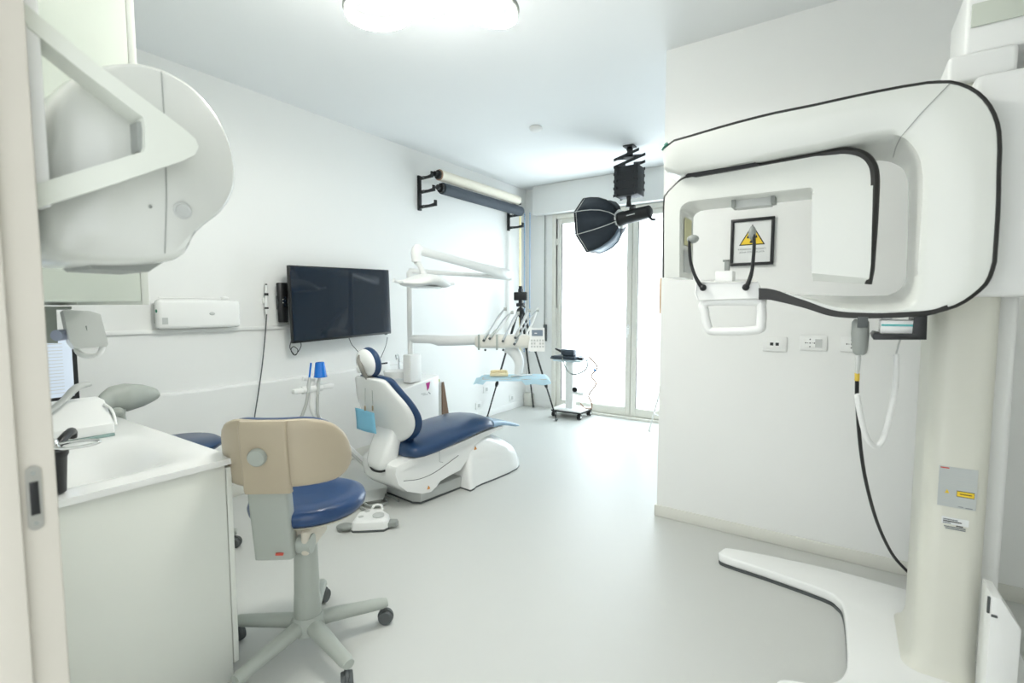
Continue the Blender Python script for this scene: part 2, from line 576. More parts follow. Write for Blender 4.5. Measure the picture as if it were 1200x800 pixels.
rows = [sety(On, YG0+.008), edge_round(sety(On, YG0), In, .03), edge_round(On, In, .9), inner2,
        [Vector((i.x*.55+jj.x*.45, YG0+.09, i.z*.55+jj.z*.45)) for i, jj in zip(In, Jf)], Jf, edge_round(Jf, Po, .5), Po]
rings = [[r[i] for r in rows] for i in range(len(On))]
gan = MB().loft(rings).build('gantry', mach, xm, smooth=50)
# black edging that runs round the outside
MB().tube([p+Vector((0, .010, 0)) for p in On[:-3]], .0085, n=8, smooth=False).build('black_edging', trimk, gan)
up = pl([(889, 337.5), (900, 338), (913, 341), (930, 347.5), (948, 353.5), (968, 361), (987, 365), (1015, 366.5), (1040, 366.5), (1088, 363.5), (1110, 357)], YG0-.003)
dn = pl([(889, 351), (900, 351), (913, 353.5), (930, 357.5), (948, 362.5), (968, 369), (987, 372), (1015, 373), (1040, 372.5), (1088, 369.5), (1112, 362)], YG0-.003)
MB().loft([[a, a+Vector((0, .035, 0)), b+Vector((0, .035, 0)), b] for a, b in zip(spline(up, 4), spline(dn, 4))]).build('lower_black_strip', trimk, gan, smooth=40)
MB().tube([PY(1113, 98, YG0-.001), PY(1080, 132, YG0-.001), PY(1056, 160, YG0-.001)], .0012, n=6, smooth=False).build('seam', mgrey, gan)
MB().tube([PY(1056, 160, YG0+.004), PY(1050, 172, YG0+.07), PY(1046.5, 184, YG0+.16)], .0014, n=6, smooth=True).build('seam', mgrey, gan)
MB().tube([PY(775.8, 176, YG0+.003), PY(779, 171, YG0+.003), PY(783, 168, YG0+.003)], .007, n=8).build('indicator_light', mat('green_glass_trim', (.02, .16, .11), .25), gan)

# rotating unit with sensor arm and tube head
YR0, YR1 = 2.0, 2.2
out = spline(pl([(777.5, 325), (777.5, 280), (778, 236), (781, 227), (788, 219), (799, 209.5), (812, 206), (850, 200), (891, 193), (944, 183.5), (975, 178), (992, 176.5), (1009, 180), (1020, 189), (1025, 206), (1024, 245), (1020.5, 315)], YR0), 4)
inn = spline(pl([(797, 325), (797, 280), (797.3, 250), (798.5, 244), (801, 241), (805, 238.5), (812, 236.5), (850, 232), (891, 227.5), (935, 222.5), (948, 221.5), (949.5, 222), (951, 224), (951, 226.5), (951, 232), (951, 260), (951, 318)], YR0), 4)
dy = Vector((0, YR1-YR0, 0))
rows = []
for a, b in zip(out, inn):
    d = (b-a)*.04
    rows.append([a+Vector((0, .012, 0)), a+d, b-d, b+Vector((0, .012, 0)), b+dy, a+dy])
ru = MB().loft(rows).build('rotating_unit', mach, xm, smooth=45)
lab(ru, 'white rotating arm with sensor and tube head under the gantry')
th = MB().loft([[PY(951.5, 227.5, YR0-.004), PY(1023, 217, YR0-.004), PY(1023, 217, YR1), PY(951.5, 227.5, YR1)],
                [PY(951.5, 300, YR0-.006), PY(1020.5, 310, YR0-.006), PY(1020.5, 310, YR1), PY(951.5, 300, YR1)],
                [PY(951.5, 320, YR0-.004), PY(1018.5, 326, YR0-.004), PY(1018.5, 326, YR1), PY(951.5, 320, YR1)],
                [PY(953, 329, YR0+.012), PY(1015, 333, YR0+.012), PY(1015, 333, YR1-.02), PY(953, 329, YR1-.02)]]).build('tube_head_cover', mach, ru, smooth=30)
MB().tube([p+Vector((0, .008, 0)) for p in out[:-1]]+[PY(1020.5, 315, YR0+.008), PY(1017.5, 333, YR0+.008)], [.006]*6+[.009]*4+[.014]*6+[.010], n=8, smooth=False).build('black_edging', trimk, ru)
# dark bearing between gantry and rotating unit
bb_ = [(803, 205.5), (812, 198.5), (840, 192), (868, 187.5), (882, 188), (888, 192)]
MB().prism([PY(u, v, YR0-.012) for u, v in bb_]+[PY(888, 194, YR0-.012), PY(850, 201, YR0-.012), PY(815, 207, YR0-.012)], (0, .15, 0)).build('bearing', black, ru)
MB().ball(PY(817, 199.5, YR0-.014), .0035, n=8).build('status_light', led, ru)
# clamps under the top bar
for (u, v0, v1) in ((860, 229, 243), (906, 223, 237)):
    a, b = PY(u-2, v0, YR0+.06), PY(u+2, v1, YR0+.06)
    MB().rng(a.x, b.x, YR0+.05, YR0+.12, b.z, a.z).build('guide_pin', mgrey, ru)
a, b = PY(862, 228, YR0+.07), PY(904, 240, YR0+.07)
MB().rng(a.x, b.x, YR0+.065, YR0+.12, b.z, a.z, bev=.003).build('filter_plate', lgrey, ru)
# stickers on the inner face of the sensor arm
xs = inn[0].x
for z0, z1, y0, y1, mm in ((1.55, 1.66, 2.05, 2.15, mat('yellow_label', (.70, .68, .40), .5)), (1.44, 1.53, 2.05, 2.15, silverlab), (1.712, 1.722, 2.05, 2.16, lgrey)):
    MB().rng(xs-.0005, xs+.0015, y0, y1, z0, z1).build('sticker', mm, ru)

# chin rest, handle and temple supports on the lower arm
YCH = 2.03
cr = MB()
cr.loft([[PY(u, v, YCH-.05) for u, v in ((815, 332), (889, 331), (892, 338), (891, 350), (817, 352.5), (813, 344))],
         [PY(u, v, YCH-.055) for u, v in ((817, 331), (888, 330), (890, 337), (889, 349), (819, 351.5), (815, 343))],
         [PY(u, v, YCH+.08) for u, v in ((824, 328), (886, 327), (888, 337), (887, 349), (826, 350), (822, 343))]])
cr = cr.build('chin_rest', white, xm, smooth=30)
hd = [PY(u, v, YCH-.03) for u, v in ((829, 354), (888, 353.5), (892, 358), (892, 378), (886, 386.5), (840, 388), (830, 384), (826, 366))]
MB().tube(hd, .017, n=10, k=5, closed=True).build('handle', white, cr, smooth=60)
a, b = PY(840, 318, YCH), PY(860, 331, YCH)
MB().rng(a.x, b.x, YCH-.03, YCH+.03, b.z, a.z, bev=.004).build('bite_block_holder', white, cr, smooth=30)
a, b = PY(849.5, 305, YCH), PY(855, 319, YCH)
m = MB().rng(a.x, b.x, YCH-.008, YCH+.008, b.z, a.z, bev=.002)
m.rng(a.x-.006, b.x, YCH-.008, YCH+.008, a.z-.006, a.z+.002, bev=.001)
m.build('bite_block', mgrey, cr, smooth=30)
for pts, pad in (([(824, 337), (820, 333), (814, 322), (809.5, 307), (808, 292), (808, 279)], ((812, 280), (7, 5))),
                 ([(874, 336.5), (877, 331), (881, 318), (883, 300), (883.8, 283), (882, 269)], ((881.5, 273), (4, 8)))):
    tp = MB().tube([PY(u, v, YCH-.062) for u, v in pts], [.009, .008, .0065, .006, .006, .005], n=8).build('temple_support', black, cr, smooth=60)
    c = PY(pad[0][0], pad[0][1], YCH-.055)
    k = c.y*.00168
    MB().ball(c, (pad[1][0]*k, .016, pad[1][1]*k), n=12).build('temple_pad', mgrey, tp, smooth=60)
    MB().ball(PY(pts[0][0], pts[0][1], YCH-.062), .013, n=10).build('pivot_knob', black, tp, smooth=60)
# accessory shelf
m = MB()
def ext(pts, y0, y1, bev=0):
    return [PY(u, v, y0) for u, v in pts], (0, y1-y0, 0), bev
m.prism(*ext(((1022, 393), (1025, 389.5), (1034, 391), (1070, 391), (1072, 371), (1087, 370), (1086, 398), (1024, 398)), 1.93, 2.1, .002))
m.build('accessory_shelf', black, xm, smooth=30)
# labels on the column
def plate(parent, name, m, x0, x1, z0, z1, y, skew=0, th=.001):
    return MB().prism([(x0, y, z0), (x1, y, z0+skew), (x1, y, z1+skew), (x0, y, z1)], (0, -th, 0)).build(name, m, parent, smooth=0)
YC = 2.1195
p0, p1 = PY(1101, 545, YC), PY(1143, 603, YC)
lb = plate(xm, 'rating_label', silverlab, p0.x, p1.x, p1.z+.012, p0.z, YC)
w_, h_ = p1.x-p0.x, p0.z-p1.z-.012
zt = p0.z
plate(lb, 'print', redink, p0.x+.03*w_, p0.x+.26*w_, zt-.05*h_, zt-.02*h_, YC-.0011, th=.0004)
for i in range(9):
    f = .12+i*.04
    plate(lb, 'print', lgrey, p0.x+.05*w_, p0.x+(.9-.2*(i % 3))*w_, zt-(f+.012)*h_, zt-f*h_, YC-.0011, th=.0003)
yb = plate(lb, 'warning_print', yellow, p0.x+.50*w_, p0.x+.94*w_, zt-.70*h_, zt-.58*h_, YC-.0011, th=.0006)
MB().rng(p0.x+.49*w_, p0.x+.95*w_, YC-.0014, YC-.0010, zt-.715*h_, zt-.565*h_).build('warning_border', ink, yb, smooth=0)
MB().rng(p0.x+.57*w_, p0.x+.88*w_, YC-.0019, YC-.0017, zt-.65*h_, zt-.63*h_).build('print', ink, yb, smooth=0)
MB().prism([(p0.x+.18*w_, YC-.0011, zt-.66*h_), (p0.x+.30*w_, YC-.0011, zt-.66*h_), (p0.x+.24*w_, YC-.0011, zt-.57*h_)], (0, -.0006, 0)).build('warning_triangle', yellow, lb, smooth=0)
for (fx0, fx1, f) in ((.08, .42, .76), (.08, .36, .80), (.55, .92, .76), (.55, .8, .80), (.1, .3, .9), (.55, .68, .95), (.74, .92, .96)):
    plate(lb, 'print', gink if f > .9 else lgrey, p0.x+fx0*w_, p0.x+fx1*w_, zt-(f+.018)*h_, zt-f*h_, YC-.0011, th=.0003)
p2, p3 = PY(1104, 600, YC), PY(1135, 618, YC)
l2 = plate(xm, 'serial_label', paper, p2.x, p3.x, p3.z, p2.z-.012, YC, th=.0007)
for i, (a, b) in enumerate(((.05, .6), (.05, .75), (.05, .35), (.55, .8), (.1, .9), (.15, .9))):
    zz = p2.z-.018-.006*i
    plate(l2, 'print', ink if i in (1, 3) else gink, p2.x+a*(p3.x-p2.x), p2.x+b*(p3.x-p2.x), zz-.0035, zz, YC-.0008, th=.0003)
# white box kept on the shelf
a, b = PY(1031, 374.5, 2.0), PY(1074, 391, 2.0)
wb = thing('accessory_box', ((a.x+b.x)/2, 2.0, b.z), 'small white box with a teal stripe on the black shelf of the x-ray machine', 'box')
MB().rng(a.x, b.x, 1.955, 2.06, b.z, a.z, bev=.004).build('body', white, wb, smooth=30)
c, d = PY(1033, 379.5, 1.9545), PY(1070, 382.5, 1.9545)
MB().rng(c.x, d.x, 1.9535, 1.9548, d.z, c.z).build('stripe', teal, wb, smooth=0)
MB().rng(a.x+.004, a.x+.03, 1.97, 2.05, a.z, a.z+.012, bev=.003).build('flap', white, wb, smooth=30)
# remote hand switch on its coiled lead
hs = thing('hand_switch', PY(1006, 415, 1.97), 'grey exposure hand switch hanging below the gantry on a white coiled lead', 'hand switch')
m = MB()
rr_ = []
for v, hw, t in ((374, 5.5, .016), (377, 7.5, .022), (390, 8, .024), (405, 7.2, .022), (413, 6, .018), (415.5, 4, .012)):
    c = PY(1008.5-(v-374)*.03, v, 1.975)
    k = hw*.0031
    rr_.append([(c.x+k*math.cos(q), c.y+t*math.sin(q), c.z) for q in [i*2*PI/16 for i in range(16)]])
m.loft(rr_)
m.build('grip', mgrey, hs, smooth=50)
a, b = PY(1005, 371, 1.95), PY(1017, 384, 1.95)
MB().rng(a.x, b.x, 1.945, 1.96, b.z, a.z, bev=.002).build('holder', dgrey, hs, smooth=30)
MB().tube([PY(1006, 415, 1.975), PY(1005.5, 421, 1.975), PY(1005, 428, 1.975), PY(1004.5, 440, 1.98)], [.007, .009, .008, .006], n=8).build('strain_relief', lgrey, hs, smooth=60)
MB().cyl(PY(1004.5, 437, 1.98), PY(1004.3, 446, 1.98), .0075, n=10).build('cable_tag', mat('amber_tag', (.62, .44, .06), .5), hs)
# coil as a real helix
path = spline([PY(1004.5, 462, 1.985), PY(1007, 480, 1.99), PY(1013, 505, 2.0), PY(1020, 519, 2.01), PY(1028, 523, 2.03), PY(1036, 512, 2.05), PY(1043, 485, 2.07), PY(1049, 455, 2.08), PY(1050.5, 425, 2.09), PY(1050, 415, 2.09)], 22)
hel = []
path = resample(path, 900)
for i, p in enumerate(path):
    d = (path[min(i+1, 899)]-path[max(i-1, 0)]).normalized()
    s = d.cross(Vector((0, 1, 0))).normalized()
    q = s.cross(d)
    a = i*2*PI/9
    hel.append(p+(s*math.cos(a)+q*math.sin(a))*.006)
MB().tube(hel, .0036, n=5, smooth=False).build('coiled_lead', white, hs, smooth=60)
MB().tube([PY(1050, 415, 2.09), PY(1053, 404, 2.09), PY(1055, 398, 2.09)], .003, n=6).build('lead_end', lgrey, hs)
bc = MB().tube([PY(1004.3, 446, 1.985), PY(1004.5, 470, 2.01), PY(1008, 520, 2.10), PY(1015, 565, 2.22), PY(1028, 612, 2.38), PY(1045, 648, 2.53), PY(1062, 668, 2.60), PY(1072, 676, 2.61), (.33, 2.62, .064)], .0062, n=8).build('power_cable', black)
tag(bc, 'black cable hanging from the hand switch down to the column foot', 'cable')

# ------------------------------------------------------------------ sign and sockets on the same wall
a, b = PY(857.5, 257, YX), PY(906.5, 309.5, YX)
X0, X1, Z1, Z0 = a.x, b.x, a.z-.005, b.z-.002
sg = thing('warning_sign', ((X0+X1)/2, YX, Z0), 'black-framed radiation warning sign with a yellow trefoil triangle hung on the wall', 'sign')
m = MB()
fw = .016
for q in ((X0, X1, Z0, Z0+fw), (X0, X1, Z1-fw, Z1), (X0, X0+fw, Z0+fw, Z1-fw), (X1-fw, X1, Z0+fw, Z1-fw)):
    m.rng(q[0], q[1], YX-.018, YX-.001, q[2], q[3], bev=.002)
m.build('frame', black, sg, smooth=30)
MB().rng(X0+fw-.002, X1-fw+.002, YX-.008, YX-.002, Z0+fw-.002, Z1-fw+.002).build('print_sheet', paper, sg, smooth=0)
cx, cz = (X0+X1)/2, (Z0+Z1)/2+.02
yy = YX-.0085
S = .128
tri = lambda s, dz=0: [(cx-s/2, 0, cz-s*.289+dz), (cx+s/2, 0, cz-s*.289+dz), (cx, 0, cz+s*.577+dz)]
MB().prism([(p[0], yy, p[2]) for p in tri(S)], (0, -.0005, 0)).build('triangle_border', ink, sg, smooth=0)
ty = MB().prism([(p[0], yy-.0005, p[2]) for p in tri(S*.86)], (0, -.0005, 0)).build('triangle', yellow, sg, smooth=0)
for k in range(3):
    a0 = -PI/2+k*2*PI/3
    arc = [(cx+r*math.cos(t), yy-.0011, cz+r*math.sin(t)) for r, t in [(.008, a0-PI/6), (.026, a0-PI/6)]+[(.026, a0-PI/6+PI/3*i/6) for i in range(1, 7)]+[(.008, a0+PI/6)]]
    MB().prism(arc, (0, -.0004, 0)).build('trefoil_blade', ink, ty, smooth=0)
MB().cyl((cx, yy-.001, cz), (cx, yy-.0016, cz), .005, n=14).build('trefoil_hub', ink, ty)
text_mesh('lettering', 'RADIAZIONI IONIZZANTI', .0118, gink, sg, (cx, yy, cz-.062), (1, 0, 0), (0, 0, 1))
text_mesh('lettering', 'ZONA CONTROLLATA', .0118, gink, sg, (cx, yy, cz-.078), (1, 0, 0), (0, 0, 1))

def socket(u0, v0, u1, v1, kind, label):
    a, b = PY(u0, v0, YX), PY(u1, v1, YX)
    x0, x1, z1, z0 = a.x, b.x, a.z, a.z-.078
    t = thing('wall_socket', ((x0+x1)/2, YX, z0), label, 'socket', 'sockets in a row under the warning sign')
    MB().rng(x0, x1, YX-.008, YX-.0005, z0, z1, bev=.003).build('cover_plate', white, t, smooth=30)
    xm_, zm = (x0+x1)/2, (z0+z1)/2
    MB().rng(x0+.018, x1-.018, YX-.0105, YX-.0078, zm-.023, zm+.023, bev=.001).build('insert', white, t, smooth=30)
    if kind == 'data':
        for s in (-1, 1):
            MB().rng(xm_+s*.013-.008, xm_+s*.013+.008, YX-.0112, YX-.0104, zm-.008, zm+.008).build('port', black, t, smooth=0)
    else:
        c0 = x0+.045
        for dx, dz in ((-.019, 0), (0, 0), (.019, 0), (0, .019), (0, -.019), (-.01, 0), (.01, 0)):
            MB().cyl((c0+dx, YX-.0104, zm+dz), (c0+dx, YX-.0112, zm+dz), .0032 if abs(dx) != .01 else .002, n=10).build('pin_hole', black, t)
        MB().rng(x1-.052, x1-.022, YX-.0112, YX-.0104, zm-.021, zm+.021, bev=.0005).build('blank_module', lgrey, t, smooth=0)
socket(894, 394, 922, 410, 'data', 'white wall socket with two square black data ports')
socket(938, 392.5, 969, 410, 'power', 'white power socket in the middle of the row on the wall')
socket(985.5, 393.5, 1016.5, 410, 'power', 'white power socket half hidden by the grey hand switch')
bw = MB().rng(XE-.019, XE-.0008, YX+.02, YX+.13, 1.255, 1.475, bev=.002).build('wooden_board', wood)
tag(bw, 'narrow light wooden board fixed to the end of the free-standing wall', 'board')

# ================================================================== left wall: television and small devices
a = Matrix.Translation(Vector((-3.315, 2.50, 1.327))) @ Matrix.Rotation(math.radians(3.0), 4, 'Z') @ Matrix.Rotation(math.radians(1.6), 4, 'X')
tv = thing('television', (-3.36, 2.5, 1.05), 'black wall-mounted flat television hanging slightly askew above the dental chair', 'television')
tw, thh = .975, .562
m = MB(a).box((-.012, 0, 0), (.03, tw, thh), bev=.005)
m.box((-.04, 0, -.03), (.04, tw*.6, thh*.6), bev=.01)
m.build('casing', black, tv, smooth=30)
MB(a).rng(.0028, .0048, -tw/2+.008, tw/2-.008, -thh/2+.017, thh/2-.008).build('screen', screen_m, tv, smooth=0)
MB(a).rng(.0028, .0055, tw/2-.08, tw/2-.05, -thh/2-.006, -thh/2+.002).build('sensor_bar', black, tv, smooth=0)
mt = MB()
mt.rng(XL+.0005, XL+.02, 2.30, 2.68, 1.25, 1.42, bev=.003)
mt.rng(XL+.02, XL+.075, 2.44, 2.54, 1.28, 1.38, bev=.003)
mt.build('wall_mount', dgrey, tv, smooth=30)
for pts, l in (([(350, 397), (353, 404), (350, 411), (345, 416), (341, 410), (344, 406), (349, 410), (346, 416), (340, 408), (341, 399)], 'thin black cable looped under the left end of the television'),
               ([(409, 396), (412, 403), (417, 409), (424, 417)], 'thin black cable dropping from the television behind the headrest'),
               ([(454, 395), (452, 405), (447, 417), (442, 425)], 'thin black cable under the right end of the television running to the white wall box')):
    tag(MB().tube([PX(u, v, XL+.035) for u, v in pts], .0028, n=6).build('television_cable', black), l, 'cable')
sx = XL+.062
a_, b_ = PX(326.5, 331, sx), PX(338, 377.5, sx)
yc = (a_.y+b_.y)/2
cm = thing('depth_camera', (sx, yc, b_.z), 'black upright camera bar beside the television on the wall', 'camera')
rr_ = []
for z, w_ in ((b_.z, .030), (b_.z+.006, .038), ((a_.z+b_.z)/2-.03, .040), ((a_.z+b_.z)/2, .034), ((a_.z+b_.z)/2+.03, .040), (a_.z-.006, .044), (a_.z, .036)):
    rr_.append([(sx-.012+.022*math.sin(q), yc+w_*math.cos(q), z) for q in [i*2*PI/16 for i in range(16)]])
MB().loft(rr_).build('body', black, cm, smooth=40)
MB().rng(XL+.0005, sx-.024, yc-.02, yc+.02, (a_.z+b_.z)/2-.05, (a_.z+b_.z)/2+.05).build('wall_bracket', dgrey, cm, smooth=0)
for k, (dz, r) in enumerate(((.01, .014), (-.02, .010), (.035, .006))):
    MB().cyl((sx+.008, yc+.004, (a_.z+b_.z)/2+dz), (sx+.013, yc+.004, (a_.z+b_.z)/2+dz), r, n=14).build('lens', screen_m, cm)
for dz in (.0, .022):
    MB().ball((sx+.0135, yc-.012, (a_.z+b_.z)/2+dz), .0035, n=8).build('sensor_dot', paper, cm)
MB().rng(sx-.02, sx, yc+.04, yc+.09, a_.z-.08, a_.z-.05).build('side_arm', black, cm, smooth=0)
# intraoral camera wand
wx = XL+.03
pa, pb = PX(312, 334, wx), PX(312.5, 368, wx)
wn = thing('intraoral_camera', pb, 'slim white intraoral camera wand with a black band clipped upright on the wall', 'dental camera')
MB().tube([pa, pa.lerp(pb, .12), pa.lerp(pb, .5), pa.lerp(pb, .8), pb], [.008, .009, .011, .012, .009], n=12, smooth=False).build('wand', white, wn, smooth=60)
MB().cyl(pa.lerp(pb, .27), pa.lerp(pb, .36), .0135, n=14).build('band', black, wn)
MB().cyl(pa.lerp(pb, .76), pa.lerp(pb, .82), .0135, n=14).build('button_ring', black, wn)
MB().cyl(pa+Vector((0, 0, .001)), pa+Vector((0, 0, .01)), .007, n=12).build('tip', dgrey, wn)
MB().rng(XL+.0005, XL+.02, pa.y-.02, pa.y+.02, pa.z-.13, pa.z-.09, bev=.003).build('clip', white, wn, smooth=30)
MB().tube([pb, PX(311, 390, XL+.05), PX(307, 430, XL+.06), PX(302, 465, XL+.07), PX(298, 492, XL+.08), PX(296, 520, XL+.09), PX(296, 560, XL+.1)], .0042, n=7).build('lead', dgrey, wn, smooth=60)
# emergency light
ex = XL+.085
a_, b_ = PX(184, 345, ex), PX(283, 382, ex)
em = thing('emergency_light', (XL+.04, (a_.y+b_.y)/2, b_.z), 'long white emergency light housing on the wall rail left of the television', 'emergency light')
MB().rng(XL+.017, ex, a_.y, b_.y, b_.z-.004, a_.z-.028, bev=.022, seg=4).build('housing', gloss, em, smooth=50)
MB().rng(XL+.0005, XL+.0165, a_.y+.02, b_.y-.02, b_.z+.02, a_.z-.04).build('back_plate', white, em, smooth=0)
MB().rng(XL+.03, XL+.034, a_.y-.002, a_.y-.0003, b_.z+.03, a_.z-.06).build('side_vent', mgrey, em, smooth=0)
MB().ball((XL+.06, a_.y+.002, b_.z+.105), (.012, .006, .012), n=10).build('test_light', mat('green_plastic', (.02, .22, .12), .4), em)
MB().ball((ex, (a_.y+b_.y)/2+.06, (a_.z+b_.z)/2-.015), (.004, .018, .010), n=12).build('badge', lgrey, em)
MB().rng(ex-.001, ex+.0015, a_.y+.02, a_.y+.05, b_.z+.025, b_.z+.065).build('rating_print', lgrey, em, smooth=0)
m = MB().tube([(XL+.05, a_.y+.02, a_.z-.018), (XL+.05, b_.y-.10, a_.z-.018)], .004, n=8, smooth=False)
m.ball((XL+.05, b_.y-.085, a_.z-.016), (.01, .028, .012), n=10)
m.build('top_lead', white, em, smooth=50)
# small white box behind the headrest
a_, b_ = PX(443, 424, XL+.05), PX(453, 436, XL+.05)
sb = thing('wall_box', (XL+.03, (a_.y+b_.y)/2, b_.z), 'small white wall box with a dark slot behind the headrest of the dental chair', 'wall box')
MB().rng(XL+.033, XL+.075, a_.y-.01, b_.y+.02, b_.z-.01, a_.z, bev=.004).build('body', white, sb, smooth=30)
MB().rng(XL+.0755, XL+.077, a_.y+.01, b_.y-.01, a_.z-.022, a_.z-.008).build('slot', black, sb, smooth=0)
# sockets near the far corner
for u, v, l in ((569.5, 456, 'white socket plate low on the left wall seen through the tripod legs'), (599.5, 466, 'pale socket plate low on the left wall nearest the far corner'), (560.5, 475, 'pale socket plate low on the left wall just above the end of the dental chair')):
    p = PX(u, v, XL)
    t = thing('low_wall_socket', p, l, 'socket', 'low sockets on the left wall')
    MB().rng(XL+.0005, XL+.009, p.y-.055, p.y+.055, p.z-.04, p.z+.04, bev=.003).build('cover_plate', white, t, smooth=30)
    MB().rng(XL+.009, XL+.011, p.y-.02, p.y+.02, p.z-.02, p.z+.02, bev=.0005).build('insert', lgrey, t, smooth=0)

# ================================================================== backdrop rollers on wall brackets
def bracket(y, label, ztop):
    t = thing('backdrop_bracket', (XL, y, ztop-.33), label, 'bracket', 'brackets of the photo backdrop rolls')
    MB().rng(XL+.0005, XL+.022, y-.02, y+.02, ztop-.33, ztop, bev=.003).build('upright', black, t, smooth=30)
    for z, L in ((ztop-.03, .17), (ztop-.16, .19), (ztop-.30, .21)):
        h = MB().prism([(XL+.02, y-.012, z-.012), (XL+.02+L, y-.012, z-.008), (XL+.02+L, y-.012, z+.045), (XL+L, y-.012, z+.05), (XL+L-.002, y-.012, z+.02), (XL+.02+L*.6, y-.012, z+.012), (XL+.02, y-.012, z+.018)], (0, .024, 0), bev=.002)
        hk = h.build('hook', black, t, smooth=30)
        MB().cyl((XL+.08, y-.0125, z+.004), (XL+.08, y-.018, z+.004), .012, n=14).build('bolt', dgrey, hk)
    return t
ZB = 2.555
bracket(3.47, 'black three-hook bracket at the near end of the backdrop rolls', ZB)
bracket(4.985, 'black three-hook bracket at the far end of the backdrop rolls', ZB)
def roll(name, x, z, y0, y1, r, m, label, capm):
    t = thing(name, (x, (y0+y1)/2, z-r), label, 'backdrop roll')
    MB().cyl((x, y0, z), (x, y1, z), r, n=32).build('paper', m, t, smooth=60)
    MB().lathe([(r*.55, 0), (r*.8, .004), (r*.8, .03), (r*.45, .034), (r*.45, .07), (.008, .07)], (x, y0+.002, z), (0, -1, 0)).build('core_plug', capm, t)
    MB().lathe([(r*.55, 0), (r*.8, .004), (r*.8, .02), (.008, .03)], (x, y1-.002, z), (0, 1, 0)).build('core_plug', black, t)
    return t
r1 = roll('backdrop_roll', XL+.19, ZB+.0, 3.56, 4.92, .052, cream_roll, 'cream paper backdrop roll on the upper wall hooks', black)
MB().lathe([(.030, 0), (.052, .0), (.052, .008), (.03, .008)], (XL+.19, 3.56, ZB), (0, -1, 0)).build('card_core', tan, r1)
r2 = roll('backdrop_roll', XL+.21, ZB-.125, 3.575, 4.945, .055, grey_roll, 'charcoal paper backdrop roll on the middle wall hooks', black)
# hanging chains and strip
yst = 5.045
s = MB().rng(XL+.14, XL+.143, yst-.022, yst+.022, .72, 2.40)
tag(s.build('pull_strip', ivory, smooth=0), 'pale yellow strip hanging straight down from the end of the backdrop rolls', 'strip')
for k, (x, y, l) in enumerate(((XL+.20, 5.05, 'thin blue bead chain hanging next to the yellow strip'), (XL+.275, 5.055, 'thin blue bead chain hanging closest to the window'))):
    m = MB()
    m.cyl((x, y, .74), (x, y, 2.44), .0022, n=5)
    for i in range(84):
        m.box((x, y, .75+i*.02), (.010, .010, .010))
    tag(m.build('bead_chain', bead, smooth=0), l, 'chain')

# ================================================================== shutter strap by the window
st = thing('shutter_strap', (-3.16, YF-.012, 1.0), 'grey roller shutter strap with a dark winder beside the french window', 'strap')
a_ = PY(638.5, 252, YF-.02)
MB().rng(a_.x-.007, a_.x+.007, YF-.018, YF-.015, 1.05, 2.44).build('strap', mgrey, st, smooth=0)
MB().rng(a_.x-.012, a_.x+.03, YF-.028, YF-.0006, .86, 1.07, bev=.004).build('winder', dgrey, st, smooth=30)

# ================================================================== ceiling lamp, detector
ZLP = 2.53
l1, l2, l3 = PZ(444, 16, ZLP), PZ(553, 0, ZLP), PZ(498, -18, ZLP)
lc_ = (l1+l2+l3)/3
lp = thing('ceiling_lamp', (lc_.x, lc_.y, ZC), 'large lit ceiling lamp of looping white tubes', 'lamp')
MB().lathe([(.10, 0), (.10, -.03), (.09, -.04), (.02, -.04)], (lc_.x, lc_.y, ZC-.001)).build('ceiling_rose', white, lp)
def loop(c, rx, ry, ang, tilt):
    out = []
    for i in range(20):
        t = i*2*PI/20
        x, y = rx*math.cos(t), ry*math.sin(t)
        out.append((c[0]+x*math.cos(ang)-y*math.sin(ang), c[1]+x*math.sin(ang)+y*math.cos(ang), c[2]+tilt*math.cos(t)))
    return out
for c, rx, ry, ang, tl in ((l1, .125, .115, 1.0, .012), (l2, .20, .105, 1.25, -.02), (l3, .17, .13, -.5, .02)):
    lo = MB().tube(loop(c, rx, ry, ang, tl), .012, n=10, k=3, closed=True).build('light_tube', ledw, lp, smooth=60)
    MB().tube([(x, y, zz+.024) for x, y, zz in loop(c, rx, ry, ang, tl)], .022, n=8, k=3, closed=True).build('tube_backing', mgrey, lo, smooth=60)
    e_ = Vector(c)+(lc_-Vector(c)).normalized()*rx*.8
    MB().tube([(lc_.x, lc_.y, ZC-.035), ((lc_.x+e_.x)/2, (lc_.y+e_.y)/2, ZC-.10), (e_.x, e_.y, ZLP+.03)], .007, n=8).build('support_arm', white, lp, smooth=60)
p = PZ(628, 149, ZC)
sd = thing('smoke_detector', (p.x, p.y, ZC-.03), 'small white smoke detector on the ceiling', 'smoke detector')
MB().lathe([(.05, 0), (.055, -.008), (.05, -.022), (.03, -.034), (.01, -.036)], (p.x, p.y, ZC-.0005)).build('housing', white, sd, smooth=40)
MB().lathe([(.053, 0), (.053, -.003)], (p.x, p.y, ZC-.008)).build('vent_ring', lgrey, sd)

